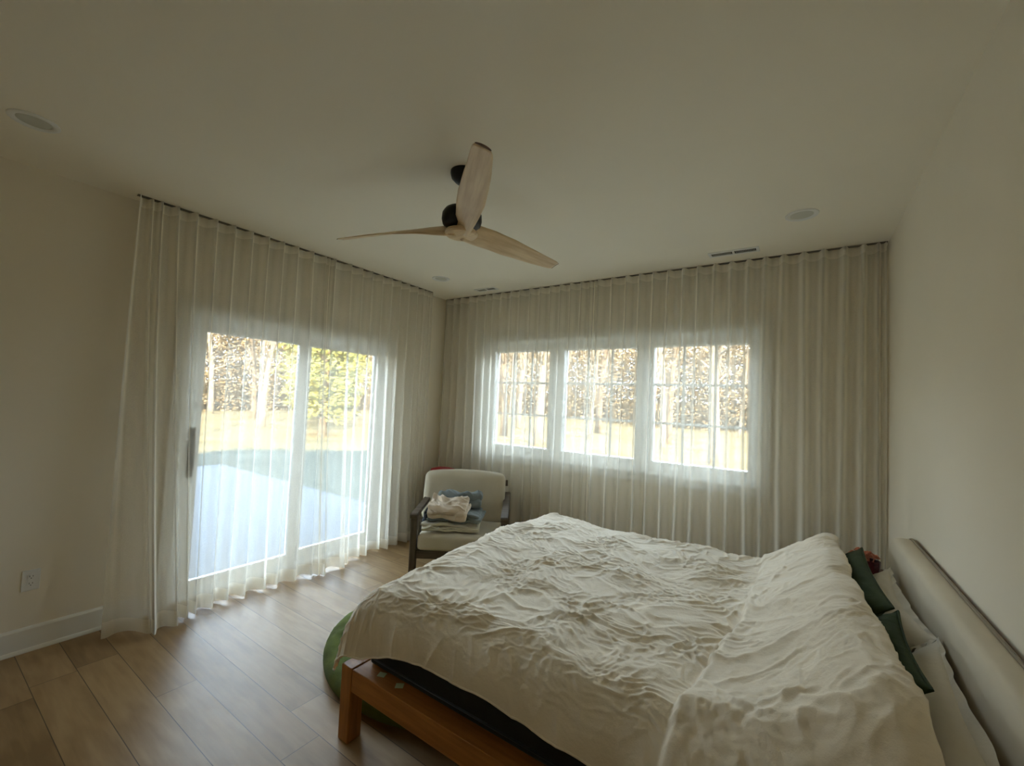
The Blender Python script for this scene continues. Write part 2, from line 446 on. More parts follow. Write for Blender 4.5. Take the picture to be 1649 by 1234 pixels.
# sliding door
b = NB()
y0, y1, z1 = DO[0], DO[1], DO[3]
bx(b, XL, XL + ct, y0 - cw, y0, 0, z1 + cw, 0.003); bx(b, XL, XL + ct, y1, y1 + cw, 0, z1 + cw, 0.003); bx(b, XL, XL + ct, y0, y1, z1, z1 + cw, 0.003)
struct('trim_3', b, M['trim'])
b = NB()
xa, xb = XL - 0.15, XL - 0.02
bx(b, xa, xb, y0, y0 + 0.035, 0, z1, 0.003); bx(b, xa, xb, y1 - 0.035, y1, 0, z1, 0.003)
bx(b, xa, xb, y0 + 0.035, y1 - 0.035, z1 - 0.04, z1, 0.003); bx(b, xa, xb, y0 + 0.035, y1 - 0.035, 0, 0.03, 0.003)
door = struct('door_1', b, M['vinyl'])
def door_panel(ga, gb, yo0, yo1, xc, handle):
    zb, zt = 0.032, z1 - 0.042
    g0, g1 = 0.125, 1.953
    b = NB()
    bx(b, xc - 0.02, xc + 0.02, yo0, ga, zb, zt, 0.003); bx(b, xc - 0.02, xc + 0.02, gb, yo1, zb, zt, 0.003)
    bx(b, xc - 0.02, xc + 0.02, ga, gb, g1, zt, 0.003); bx(b, xc - 0.02, xc + 0.02, ga, gb, zb, g0, 0.003)
    p = obj('sliding_panel', b, M['vinyl'], door)
    b = NB(); bx(b, xc - 0.004, xc + 0.004, ga - 0.01, gb + 0.01, g0 - 0.01, g1 + 0.01); obj('pane', b, M['glass'], p)
    if handle is not None:
        b = NB()
        tube(b, [(xc + 0.02, handle, 0.92), (xc + 0.055, handle, 0.94), (xc + 0.06, handle, 1.06), (xc + 0.055, handle, 1.18), (xc + 0.02, handle, 1.20)], 0.011, 10)
        bx(b, xc + 0.02, xc + 0.026, handle - 0.02, handle + 0.02, 0.88, 1.24, 0.003)
        tag(obj('door_handle', b, M['black_metal'], p), 'dark pull handle')
door_panel(1.334, 2.045, 1.23, 2.14, XL - 0.075, 1.285)
door_panel(2.183, 2.885, 2.09, 2.982, XL - 0.12, None)

# ------------------------------------------------------------------ curtains
def curtain(name, label, axis, plane, inward, crests, start, end, seed, group, mat, flare=None):
    """Ripple-fold sheer: axis 'x' or 'y' is the run, `inward` the sign towards the room."""
    r = random.Random(seed)
    ks = [start] + list(crests) + [end]
    n = len(ks)
    drift = [0.0] * n
    ampb = [r.uniform(0.8, 1.5) for _ in range(n)]
    for i in range(n):
        drift[i] = r.uniform(-0.028, 0.028) if 0 < i < n - 1 else 0.0
    if flare:
        for i, dv in flare.items():
            if i != 'out': drift[i] += dv
    bow = [r.uniform(-0.012, 0.012) for _ in range(n)]
    loc = Vector(((start + end) / 2, plane, 0)) if axis == 'x' else Vector((plane, (start + end) / 2, 0))
    t = thing(name, label, 'curtain', loc, 0, group)
    S = 12
    def surf(z, push):
        h = max(0.0, 1 - z / 2.7335)
        pts = []
        pos = [ks[i] + drift[i] * h ** 1.3 + bow[i] * math.sin(PI * h) for i in range(n)]
        for i in range(n - 1):
            w = abs(ks[i + 1] - ks[i])
            A0 = min(0.048, 0.42 * w + 0.006)
            for s in range(S + (1 if i == n - 2 else 0)):
                u = s / S
                A = A0 * ((1 - h) + h * (ampb[i] * (1 - u) + ampb[i + 1] * u))
                e = 1.0
                if i == 0: e = min(1, u * 1.0)
                a = pos[i] * (1 - u) + pos[i + 1] * u
                # fabric loops back a little on itself beside each crest
                cc = 0.5 + 0.5 * math.cos(2 * PI * u)
                o = A * (1.7 * cc ** (2.6 - 1.1 * h) - 0.62) + 0.012 * h * math.sin(a * 9 + z * 1.3 + seed)
                if flare and 'out' in flare:
                    ol = flare['out']
                    o += (ol[min(i, len(ol) - 1)] * (1 - u) + ol[min(i + 1, len(ol) - 1)] * u) * h ** 1.9
                pts.append((a, o + push))
        return pts
    def sheet(pname, z0, z1, rows, push, m):
        V = []; cols = 0
        for k in range(rows + 1):
            z = z0 + (z1 - z0) * k / rows
            P = surf(z, push); cols = len(P)
            for a, o in P:
                # hem line dips a little at the folds
                zz = z + (0.010 * math.sin(a * 23 + seed) if z < 0.03 else 0)
                if axis == 'x': V.append((a - loc.x, inward * o, zz))
                else: V.append((inward * o, a - loc.y, zz))
        return arr_mesh(pname, V, grid_faces(rows + 1, cols), m, t)
    sheet('fabric', 0.014, 2.7335, 60, 0.0, mat)
    sheet('hem', 0.012, 0.10, 4, 0.004, M['hem'])
    sheet('heading', 2.672, 2.732, 3, 0.004, M['hem'])
    return t

cl = [0.905, 0.947, 1.032, 1.138, 1.258, 1.376, 1.498, 1.617, 1.735, 1.851, 1.983, 2.124]
cl2 = [2.192, 2.357, 2.478, 2.593, 2.713, 2.834, 2.945, 3.06, 3.183, 3.288, 3.349, 3.400]
gl = 'sheer curtains on the sliding door wall'
curtain('sheer_curtain', 'white sheer curtain panel over the left half of the sliding glass door', 'y', -3.50, 1, cl, 0.835, 2.150, 11, gl, M['sheer'],
        {0: -0.01, 1: 0.10, 2: 0.10, 3: 0.09, 4: 0.05, 'out': [0.0, 0.17, 0.17, 0.155, 0.13, 0.10, 0.075, 0.055, 0.04, 0.035, 0.045, 0.075, 0.115, 0.13]})
curtain('sheer_curtain', 'white sheer curtain panel over the right half of the sliding glass door', 'y', -3.50, 1, cl2, 2.156, 3.432, 12, gl, M['sheer'],
        {'out': [0.135, 0.13, 0.10, 0.06, 0.035, 0.02, 0.01, 0.0]})
cb1 = [-3.555, -3.442, -3.336, -3.206, -3.081, -2.958, -2.868, -2.752, -2.624, -2.509, -2.381, -2.259, -2.138, -2.024, -1.91, -1.795, -1.706]
cb2 = [-1.619, -1.481, -1.343, -1.221, -1.098, -0.971, -0.848, -0.729, -0.602, -0.484, -0.362, -0.247, -0.129, -0.003, 0.115, 0.237, 0.345, 0.425]
gb_ = 'sheer curtains along the window wall'
curtain('sheer_curtain', 'long white sheer curtain over the left part of the window wall, behind the armchair', 'x', 3.80, -1, cb1, -3.595, -1.664, 13, gb_, M['sheer_back'])
curtain('sheer_curtain', 'long white sheer curtain over the right part of the window wall, behind the bed', 'x', 3.80, -1, cb2, -1.658, 0.462, 14, gb_, M['sheer_back'])

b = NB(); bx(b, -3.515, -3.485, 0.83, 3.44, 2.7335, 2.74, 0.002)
tag(obj('curtain_track', b, M['track']), 'slim ceiling track, coloured as a shadow gap, holding the sheers in front of the sliding door', 'curtain track')
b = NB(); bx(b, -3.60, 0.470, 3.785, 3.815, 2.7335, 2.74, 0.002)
tag(obj('curtain_track', b, M['track']), 'slim ceiling track, coloured as a shadow gap, holding the sheers along the window wall', 'curtain track')

# ------------------------------------------------------------------ ceiling fittings
def downlight(x, y, label):
    t = thing('recessed_light', label, 'ceiling light', (x, y, H), 0, 'recessed ceiling lights')
    b = NB(); lathe(b, [(0.058, 0.022), (0.060, -0.001), (0.066, -0.006), (0.080, -0.007), (0.086, -0.004), (0.087, 0.0)], n=48, cap=False); obj('trim_ring', b, M['white_plastic'], t, True)
    b = NB(); lathe(b, [(0.001, -0.0005), (0.03, -0.0008), (0.0575, -0.001), (0.0595, -0.0005), (0.0595, 0.0)], n=48); obj('lens', b, M['lens'], t, True)
downlight(-2.982, 0.319, 'white round recessed ceiling light above the left wall near the photo edge')
downlight(-0.016, 3.062, 'white round recessed ceiling light near the long vent and the right wall')
downlight(-3.027, 3.087, 'faint white recessed ceiling light near the corner between both curtains')

def vent(x, y, w, d, label, rz=0):
    t = thing('ceiling_vent', label, 'air vent', (x, y, H), rz, 'ceiling vents')
    b = NB()
    f = 0.022
    bx(b, -w / 2, w / 2, -d / 2, -d / 2 + f, -0.006, 0, 0.002); bx(b, -w / 2, w / 2, d / 2 - f, d / 2, -0.006, 0, 0.002)
    bx(b, -w / 2, -w / 2 + f, -d / 2 + f, d / 2 - f, -0.006, 0, 0.002); bx(b, w / 2 - f, w / 2, -d / 2 + f, d / 2 - f, -0.006, 0, 0.002)
    bx(b, -0.008, 0.008, -d / 2 + f, d / 2 - f, -0.005, 0, 0.001)
    obj('frame', b, M['white_plastic'], t)
    b = NB(); bx(b, -w / 2 + f, w / 2 - f, -d / 2 + f, d / 2 - f, -0.0012, 0); obj('duct_opening', b, M['slot'], t)
    n = 13
    for side in (-1, 1):
        b = NB()
        for k in range(n):
            xx = side * (0.014 + (w / 2 - f - 0.018) * (k + 0.5) / n)
            bx(b, -0.0035, 0.0035, -d / 2 + f, d / 2 - f, -0.0006, 0.0006, M=Matrix.Translation((xx, 0, -0.0035)) @ Matrix.Rotation(R(35 * side), 4, 'Y'))
        obj('louver_bank', b, M['vent_blade'], t)
vent(-0.447, 3.557, 0.345, 0.105, 'long white louvered ceiling vent close to the window curtain')
vent(-2.85, 3.605, 0.27, 0.10, 'small ceiling vent with dark slots near the curtain corner, left of the fan')

# ceiling fan: three carved blades at 120 degrees
FX, FY, FZ = -1.505, 1.668, 2.43
t = thing('ceiling_fan', 'three-blade ceiling fan with pale carved wood blades and black motor', 'ceiling fan', (FX, FY, H))
b = NB(); lathe(b, [(0.072, 0.0), (0.072, -0.012), (0.066, -0.034), (0.045, -0.055), (0.02, -0.064), (0.012, -0.066)], n=40); tag(obj('canopy', b, M['black_metal'], t, True), 'black ceiling canopy')
b = NB(); lathe(b, [(0.0125, -0.05), (0.0125, -0.235)], n=20); obj('downrod', b, M['black_metal'], t, True)
b = NB(); lathe(b, [(0.02, -0.195), (0.06, -0.200), (0.092, -0.212), (0.104, -0.232), (0.106, -0.262), (0.100, -0.285), (0.08, -0.300), (0.03, -0.304)], n=48)
tag(obj('motor_housing', b, M['black_metal'], t, True), 'black motor housing')
ZB = FZ - H
b = NB(); lathe(b, [(0.02, ZB - 0.004), (0.055, ZB - 0.006), (0.083, ZB - 0.012), (0.088, ZB - 0.026), (0.080, ZB - 0.034), (0.05, ZB - 0.036), (0.01, ZB - 0.036)], n=48)
obj('hub', b, M['fan_wood'], t, True)
def blade(ang):
    V = []; n_s, n_c = 46, 20
    for i in range(n_s):
        s = i / (n_s - 1)
        r = 0.022 + s * (0.762 - 0.022)
        # chord, twist, sweep and droop along the span
        ch = float(np.interp(s, [0, 0.12, 0.25, 0.45, 0.7, 0.9, 0.97, 1.0], [0.105, 0.118, 0.130, 0.138, 0.118, 0.094, 0.084, 0.064]))
        tw = R(float(np.interp(s, [0, 0.12, 0.3, 0.6, 1.0], [-50, -43, -30, -22, -18])))
        sw = float(np.interp(s, [0, 0.2, 0.5, 0.8, 1], [0.0, 0.004, 0.008, 0.004, -0.004]))
        dz = float(np.interp(s, [0, 0.1, 0.25, 0.5, 1.0], [-0.004, 0.0, 0.006, 0.006, 0.0]))
        th = float(np.interp(s, [0, 0.15, 0.5, 1.0], [0.032, 0.024, 0.013, 0.008]))
        for k in range(n_c):
            a = 2 * PI * k / n_c
            c = math.cos(a) * ch / 2
            q = math.sin(a); q = math.copysign(abs(q) ** 0.8, q) * th / 2
            q += 0.004 * (1 - (2 * c / ch) ** 2) * min(1, s * 3)       # camber
            y = c * math.cos(tw) - q * math.sin(tw) + sw
            z = c * math.sin(tw) + q * math.cos(tw) + dz
            V.append((r, y, z + ZB))
    F = grid_faces(n_s, n_c + 0)
    F = []
    for i in range(n_s - 1):
        for k in range(n_c):
            F.append((i * n_c + k, i * n_c + (k + 1) % n_c, (i + 1) * n_c + (k + 1) % n_c, (i + 1) * n_c + k))
    F.append(tuple(range(n_c))[::-1]); F.append(tuple((n_s - 1) * n_c + k for k in range(n_c)))
    o = arr_mesh('blade', V, F, M['fan_wood'], t)
    o.rotation_euler = (0, 0, ang)
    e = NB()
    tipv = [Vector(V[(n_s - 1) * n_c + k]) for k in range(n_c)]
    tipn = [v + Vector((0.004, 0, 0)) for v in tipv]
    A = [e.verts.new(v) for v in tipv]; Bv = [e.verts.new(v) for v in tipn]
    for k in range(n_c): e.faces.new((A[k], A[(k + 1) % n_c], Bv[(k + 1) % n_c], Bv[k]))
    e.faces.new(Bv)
    obj('blade_tip', e, M['fan_tip_shade'], o)
for a in (-43, -162.5, 78.5):
    blade(R(a + 0.0))

# wall outlet
t = thing('wall_outlet', 'white electrical outlet low on the left wall beside the curtain', 'outlet', (XL, 0.540, 0.398))
b = NB(); bx(b, 0, 0.005, -0.036, 0.036, -0.058, 0.058, 0.002); obj('cover_plate', b, M['white_plastic'], t)
for s in (-1, 1):
    b = NB(); prism(b, [(0.017 * math.cos(q * PI / 12), max(-0.0135, min(0.0135, 0.017 * math.sin(q * PI / 12)))) for q in range(24)], 0, 0.0025,
                    Matrix.Translation((0.005, 0, s * 0.0195)) @ Matrix.Rotation(R(90), 4, 'Y'))
    rcp = obj('receptacle', b, M['white_plastic'], t)
    b = NB()
    for dy, hh in ((-0.0064, 0.0045), (0.0064, 0.0036)): bx(b, 0.0075, 0.0079, dy - 0.0011, dy + 0.0011, s * 0.0195 - hh + 0.003, s * 0.0195 + hh + 0.003)
    bx(b, 0.0075, 0.0079, -0.002, 0.002, s * 0.0195 - 0.010, s * 0.0195 - 0.006)
    obj('slots', b, M['slot'], rcp)

# ------------------------------------------------------------------ bed
BX0, BX1, BY0, BY1 = -1.70, 0.40, 1.235, 3.125
t = bed = thing('platform_bed', 'cherry-toned wooden platform bed with cream upholstered headboard against the right wall', 'bed', (-0.65, 2.21, 0))
def L_(x, y, z): return (x + 0.65, y - 2.21, z)
def lbx(bm, x0, x1, y0, y1, z0, z1, bev=0): return bx(bm, x0 + 0.65, x1 + 0.65, y0 - 2.21, y1 - 2.21, z0, z1, bev)
for x, y in ((BX0, BY0), (BX0, BY1 - 0.07), (BX1 - 0.12, BY0), (BX1 - 0.12, BY1 - 0.07)):
    b = NB(); vs = lbx(b, x, x + 0.07, y, y + 0.07, 0, 0.322, 0.004)
    obj('leg', b, M['cherry_v'], t)
for y in (BY0 + 0.004, BY1 - 0.119):
    b = NB(); lbx(b, BX0 + 0.071, BX1 - 0.121, y, y + 0.115, 0.222, 0.318, 0.004); obj('side_rail', b, M['cherry'], t)
b = NB(); lbx(b, BX0 + 0.004, BX0 + 0.066, BY0 + 0.071, BY1 - 0.071, 0.225, 0.318, 0.004); obj('foot_rail', b, M['cherry'], t)
b = NB()
for k in range(14):
    x = BX0 + 0.13 + k * 0.138
    lbx(b, x, x + 0.085, BY0 + 0.121, BY1 - 0.121, 0.290, 0.308, 0.003)
obj('slats', b, M['cherry'], t)
def tape_tab(px, py, rz, tilt):
    b = NB(); bx(b, -0.017, 0.017, -0.014, 0.014, 0, 0.0012, M=Matrix.Translation(L_(px, py, 0.3185)) @ Matrix.Rotation(rz, 4, 'Z') @ Matrix.Rotation(tilt, 4, 'X'))
    tag(obj('tape_tab', b, M['tape'], t), 'pale green tape tab stuck on the side rail')
tape_tab(-1.500, 1.296, R(20), R(3)); tape_tab(-1.385, 1.294, R(35), R(4))
# headboard: upholstered slab with a rounded far corner, leaning slightly
def headboard():
    HB = 0.932
    ya, yb = 0.95, 3.17
    rr = 0.30
    V = []; out = []
    N = 14
    for k in range(N + 1):
        a = PI / 2 * k / N
        out.append((yb - rr * 0.9 + rr * 0.9 * math.sin(a), HB - rr + rr * math.cos(a)))
    outline = [(ya, 0.18)] + [(ya + 0.0, HB - rr)] + [(ya + rr * 0.55 * (1 - math.cos(PI / 2 * k / N)), HB - rr + rr * math.sin(PI / 2 * k / N)) for k in range(1, N + 1)] + \
              [(ya + (yb - ya) * q, HB) for q in (0.3, 0.5, 0.7)] + out + [(yb, 0.18)]
    return outline
outl = headboard()
cy = sum(p[0] for p in outl) / len(outl)
def slab(bm, outl, x_front, x_back, inset, steps):
    rings = []
    for (x, ins) in steps:
        ring = []
        for (y, z) in outl:
            yy = y + (ins if y < 2.1 else -ins) * (1 if abs(y - 2.1) > 0.85 else 0)
            zz = z - ins if z > 0.5 else z
            lean = 0.0 * (z - 0.2)
            ring.append(bm.verts.new(L_(x + lean, yy, zz)))
        rings.append(ring)
    n = len(outl)
    for a, c in zip(rings, rings[1:]):
        for i in range(n):
            bm.faces.new((a[i], a[(i + 1) % n], c[(i + 1) % n], c[i]))
    bm.faces.new(rings[0]); bm.faces.new(rings[-1][::-1])
b = NB(); slab(b, outl, 0.36, 0.44, 0, [(0.386, 0.030), (0.389, 0.016), (0.397, 0.006), (0.410, 0.001), (0.448, 0.0), (0.457, 0.003)])
hb = obj('headboard', b, M['head_fabric'], t, True, 60)
b = NB()
tube(b, [L_(0.4605, y, z) for y, z in outl[1:-1]], 0.006, 8)
tag(obj('piping', b, M['welt'], hb, True), 'dark piping along the back edge')
b = NB(); slab(b, [(2.05 + (y - 2.05) * 0.985, z - 0.02) for y, z in outl], 0, 0, 0, [(0.458, 0), (0.4765, 0)])
obj('back_panel', b, M['cherry'], hb)

# mattress
MX0, MX1, MY0, MY1, MZ0, MZ1 = -1.61, 0.345, 1.314, 3.04, 0.3185, 0.538
t = thing('mattress', 'charcoal mattress on the wooden bed frame under the white duvet', 'mattress', ((MX0 + MX1) / 2, (MY0 + MY1) / 2, MZ0))
b = NB(); bx(b, MX0 - t.location.x, MX1 - t.location.x, MY0 - t.location.y, MY1 - t.location.y, 0.0, MZ1 - MZ0, 0.016, 3)
obj('body', b, M['mattress'], t, True)
b = NB()
for zz in (0.030, MZ1 - MZ0 - 0.030):
    x0, x1, y0, y1 = MX0 - t.location.x + 0.001, MX1 - t.location.x, MY0 - t.location.y + 0.001, MY1 - t.location.y
    tube(b, [(x0 + 0.03, y0, zz), (x1 - 0.03, y0, zz)], 0.005, 6); tube(b, [(x0, y0 + 0.03, zz), (x0, y1 - 0.03, zz)], 0.005, 6)
obj('edge_piping', b, M['mattress'], t, True)

# duvet: a puffed, creased sheet that drapes over the foot and the sides
def duvet():
    NA, NBv = 420, 400
    bb = np.ones((NA, 1)) * np.linspace(0.98, 3.55, NBv)[None, :]
    cx = np.interp(bb[0], [1.2, 1.6, 2.2, 2.8, 3.2], [0.195, 0.165, 0.120, 0.105, 0.115])[None, :]
    tpar = np.linspace(0, 1, NA)[:, None]
    a_end = cx + 0.058 + 0.006 * noise(bb[:1] * 6, bb[:1] * 0, 9)
    a = -1.935 + (a_end + 1.935) * tpar
    a0, b1 = -1.56, 2.96
    b0 = np.interp(a[:, 0], [-2.1, -0.45, 0.0, 0.5], [1.46, 1.46, 1.385, 1.37])[:, None]
    r = 0.19
    # wandering edges
    of = np.maximum(0, a0 - a); on = np.maximum(0, b0 - bb); ofar = np.maximum(0, bb - b1)
    def fold(o, rr, run):
        th = np.minimum(o / rr, 1.35)
        h = rr * np.sin(th); d = rr * (1 - np.cos(th))
        ex = np.maximum(0, o - 1.35 * rr)
        return h + ex * math.cos(1.35), d + ex * math.sin(1.35)
    # hem length varies along the near side: short near the foot, longer at the folded-back part
    fh, fd = fold(of * 0.86, r, a)
    sc_n = np.interp(a[:, 0], [-1.94, -1.60, -1.42, -1.25, -1.0, -0.6, -0.36, -0.30, 0.0, 0.3], [0.87, 0.78, 0.655, 0.59, 0.585, 0.61, 0.66, 0.95, 1.05, 1.05])[:, None]
    sc_n = sc_n + 0.02 * noise(a * 3, a * 0, 4) + 0.012 * noise(a * 9, a * 0, 5)
    nh, ndp = fold(on * sc_n, r, bb)
    rh, rd = fold(ofar * 0.9, r, bb)
    x = np.where(a < a0, a0 - fh, a)
    y = np.where(bb < b0, b0 - nh, np.where(bb > b1, b1 + rh, bb))
    drop = np.sqrt(fd ** 2 + np.maximum(ndp, rd) ** 2)
    base = 0.640 + 0 * a
    base += 0.066 * np.exp(-((a + 1.50) / 0.45) ** 2 - ((bb - 2.42) / 0.62) ** 2)
    base += 0.020 * np.exp(-((a + 0.55) / 0.25) ** 2 - ((bb - 2.8) / 0.35) ** 2)
    base -= 0.025 * np.exp(-((a + 0.22) / 0.13) ** 2) * sstep(1.2, 2.0, bb)
    # folded-back upper part: a step, then the heap over the pillows
    fx = np.interp(bb[0], [0.9, 1.156, 1.30, 1.81, 2.27, 3.19, 3.6], [-0.315, -0.306, -0.296, -0.235, -0.185, -0.158, -0.15])[None, :]
    fx = fx + 0.014 * noise(bb * 5, bb * 0, 8)
    step = sstep(-0.012, 0.012, a - fx) 
    base += 0.034 * step * (1 - 0.5 * sstep(2.4, 3.1, bb))
    mh = np.interp(bb[0], [1.0, 1.25, 1.5, 2.0, 2.6, 2.95, 3.1, 3.6], [0.19, 0.20, 0.21, 0.215, 0.215, 0.225, 0.22, 0.14])[None, :]
    left = np.exp(-(np.abs(a - cx) / 0.205) ** 1.55); right = np.exp(-((a - cx) / 0.13) ** 4)
    mound = np.where(a < cx, left, right) * mh
    base += mound
    z = base - drop
    # crease and puff displacement along the surface normal
    P = np.stack([x, y, z], -1)
    du = np.gradient(P, axis=0); dv = np.gradient(P, axis=1)
    n = np.cross(du, dv); n /= np.linalg.norm(n, axis=-1, keepdims=True) + 1e-9
    # smooth the normals so the creases do not cross at tight bends
    for _ in range(12):
        m = n.copy()
        m[1:-1, 1:-1] = (n[1:-1, 1:-1] * 2 + n[:-2, 1:-1] + n[2:, 1:-1] + n[1:-1, :-2] + n[1:-1, 2:]) / 6
        n = m / (np.linalg.norm(m, axis=-1, keepdims=True) + 1e-9)
    wx = a + 0.10 * noise(a * 3.0, bb * 3.0, 21) + 0.03 * noise(a * 9, bb * 9, 22)
    wy = bb + 0.10 * noise(a * 3.0, bb * 3.0, 23) + 0.03 * noise(a * 9, bb * 9, 24)
    top = np.clip(1 - drop / 0.12, 0, 1)
    puff = 0.017 * noise(wx * 3.1, wy * 3.1, 1) + 0.007 * noise(wx * 6.5, wy * 6.5, 2)
    w1 = ridge(wx * 4.2, wy * 6.0, 3, 3.2) * (0.4 + 0.6 * sstep(-0.3, 0.3, noise(a * 2.2, bb * 2.2, 31)))
    w2 = ridge((wx + 0.5 * wy) * 9.0, (wy - 0.5 * wx) * 13.0, 4, 3.0) * sstep(-0.25, 0.35, noise(a * 2.7, bb * 2.7, 32))
    w3 = ridge((wx * 0.8 - 0.6 * wy) * 19.0, (wy * 0.8 + 0.6 * wx) * 19.0, 5, 2.0) * sstep(-0.3, 0.3, noise(a * 3.3, bb * 3.3, 33))
    w4 = noise(wx * 38, wy * 38, 6)
    bulk = np.where(a > cx - 0.16, 0.55, 1.0)
    w5 = ridge((wx * 0.35 + 0.94 * wy) * 30, (wy * 0.35 - 0.94 * wx) * 17, 7, 1.6) * sstep(-0.35, 0.25, noise(a * 4.1, bb * 4.1, 34))
    disp = top * (puff + bulk * (0.010 * w1 + 0.0085 * w2 + 0.0055 * w3) + (0.5 + 0.5 * bulk) * 0.0036 * w5) + (0.0004 + 0.0014 * top) * w4
    # hanging folds on the side and the foot
    side = np.clip((ndp - 0.03) / 0.12, 0, 1); foot = np.clip((fd - 0.03) / 0.12, 0, 1)
    vf = 0.010 * noise(a * 5.5 + 0.5 * noise(a * 3, bb * 4, 41), bb * 0.9, 42) + 0.006 * ridge(a * 9 + 0.4 * bb, bb * 2.2, 43, 4)
    ff = 0.010 * noise(bb * 5.5, a * 0.9, 44) + 0.006 * ridge(bb * 9, a * 2.2, 45, 4)
    disp += side * vf + foot * ff
    # ruffle where the folded-back part tips over the side
    ruf = np.exp(-((bb - 1.38) / 0.11) ** 2) * sstep(-0.30, -0.18, a) * (1 - sstep(0.15, 0.3, a))
    disp += ruf * (0.010 * ridge(a * 6 + bb * 3.0, bb * 7, 51, 2.2) + 0.009 * ridge(a * 15 + bb * 6, bb * 13 + a * 4, 53, 2) + 0.008 * noise(a * 14, bb * 11, 52))
    P = P + n * disp[..., None]
    V = P.reshape(-1, 3)
    return V, NA, NBv
V, na, nb = duvet()
org = np.array([-0.65, 2.2, 0.545])
t = thing('duvet', 'rumpled white linen duvet spread over the bed and heaped toward the headboard', 'duvet', tuple(org))
o = arr_mesh('cover', V - org, grid_faces(na, nb), M['linen'], t)
md = o.modifiers.new('thickness', 'SOLIDIFY'); md.thickness = 0.014; md.offset = -1
# hem seam running along the near edge of the cover
VV = (V - org).reshape(na, nb, 3)
b = NB(); tube(b, [tuple(VV[i, 0] + np.array([0, 0, 0.0])) for i in range(4, na - 4, 3)], 0.004, 6)
obj('hem_seam', b, M['linen'], t, True)

# pillows
def pillow(name, label, group, mat, loc, w, h, th, lean, yaw, seed, flange=0.0, droop=0.0, cat='pillow'):
    """Lies on edge: w along Y, h up the lean, th thick along X."""
    NU, NVv = 54, 44
    u = np.linspace(-1, 1, NU)[:, None] * np.ones((1, NVv)); v = np.ones((NU, 1)) * np.linspace(-1, 1, NVv)[None, :]
    uu = np.sign(u) * np.abs(u) ** 0.85; vv = np.sign(v) * np.abs(v) ** 0.85
    prof = np.clip((1 - np.abs(uu) ** 3.2), 0, 1) ** 0.6 * np.clip((1 - np.abs(vv) ** 2.8), 0, 1) ** 0.6
    Y = uu * w / 2 * (1 - 0.07 * (1 - np.abs(vv) ** 2) * np.abs(uu) ** 2)
    Z = vv * h / 2 * (1 - 0.09 * (1 - np.abs(uu) ** 2) * np.abs(vv) ** 2)
    Z = Z - droop * np.maximum(0, vv) * (0.5 + 0.5 * np.cos(PI * uu * 0.9))
    wr = 0.012 * ridge(u * 2.6 + 0.3 * noise(u * 2, v * 2, seed), v * 2.2, seed, 3) + 0.012 * noise(u * 2.2, v * 2.0, seed + 1) + 0.004 * noise(u * 7, v * 7, seed + 3)
    X1 = prof * (th / 2 + wr); X2 = -prof * (th / 2 + 0.6 * wr)
    V = []; F = []
    for Xs in (X1, X2): V.append(np.stack([Xs, Y, Z], -1).reshape(-1, 3))
    V = np.concatenate(V)
    g = grid_faces(NU, NVv); k = NU * NVv
    F = [f[::-1] for f in g] + [tuple(i + k for i in f) for f in g]
    t = thing(name, label, cat, loc, 0, group)
    Mr = (Matrix.Rotation(yaw, 3, 'Z') @ Matrix.Rotation(lean, 3, 'Y'))
    Vr = V @ np.array(Mr).T
    bm = NB()
    vs = [bm.verts.new(p) for p in Vr]
    for f in F:
        try: bm.faces.new([vs[i] for i in f])
        except ValueError: pass
    bmesh.ops.remove_doubles(bm, verts=bm.verts[:], dist=0.0006)
    obj('case', bm, mat, t, True, 80)
    # seam piping / flange around the edge
    ring = [(i, 0) for i in range(NU)] + [(NU - 1, j) for j in range(1, NVv)] + [(i, NVv - 1) for i in range(NU - 2, -1, -1)] + [(0, j) for j in range(NVv - 2, 0, -1)]
    E = Vr[:k].reshape(NU, NVv, 3)
    bm = NB()
    if flange:
        ax = np.array(Mr) @ np.array([1.0, 0, 0])
        cen = E.reshape(-1, 3).mean(0)
        A = []; Bq = []; Cq = []
        for i, j in ring:
            p = E[i, j]; d = p - cen; d = d - ax * d.dot(ax); d /= np.linalg.norm(d)
            wv = 0.006 * math.sin(i * 0.9 + seed) + 0.006 * math.sin(j * 1.1)
            q = p + d * flange + ax * wv
            A.append(bm.verts.new(p - d * 0.006 + ax * 0.003)); Bq.append(bm.verts.new(q)); Cq.append(bm.verts.new(p - d * 0.006 - ax * 0.003))
        n = len(ring)
        for i in range(n):
            j = (i + 1) % n
            bm.faces.new((A[i], A[j], Bq[j], Bq[i])); bm.faces.new((Cq[i], Bq[i], Bq[j], Cq[j]))
        obj('flange', bm, mat, t, True)
    else:
        tube(bm, [tuple(E[i, j]) for i, j in ring] + [tuple(E[0, 0])], 0.004, 6)
        obj('edge_seam', bm, mat, t, True)
    return t
pillow('bed_pillow', 'cream linen pillow at the far end of the headboard, next to the window curtain', 'cream pillows against the headboard', M['pillow_linen'], (0.238, 2.395, 0.682), 0.80, 0.35, 0.11, R(46), R(1), 61, 0.028, 0.02)
pillow('bed_pillow', 'cream linen pillow at the near end of the headboard, closest to the camera', 'cream pillows against the headboard', M['pillow_linen'], (0.236, 1.470, 0.690), 1.02, 0.36, 0.11, R(45), R(-1), 66, 0.028, 0.02)
pillow('bed_pillow', 'dark green pillow under the duvet heap, farther from the camera beside the curtain', 'green pillows behind the duvet', M['green_velvet'], (0.142, 2.47, 0.744), 0.82, 0.34, 0.11, R(48), R(1), 71)
pillow('bed_pillow', 'dark green pillow with a pointed corner, nearer the camera behind the duvet heap', 'green pillows behind the duvet', M['green_velvet'], (0.150, 1.755, 0.753), 0.52, 0.34, 0.11, R(48), R(-1), 76)

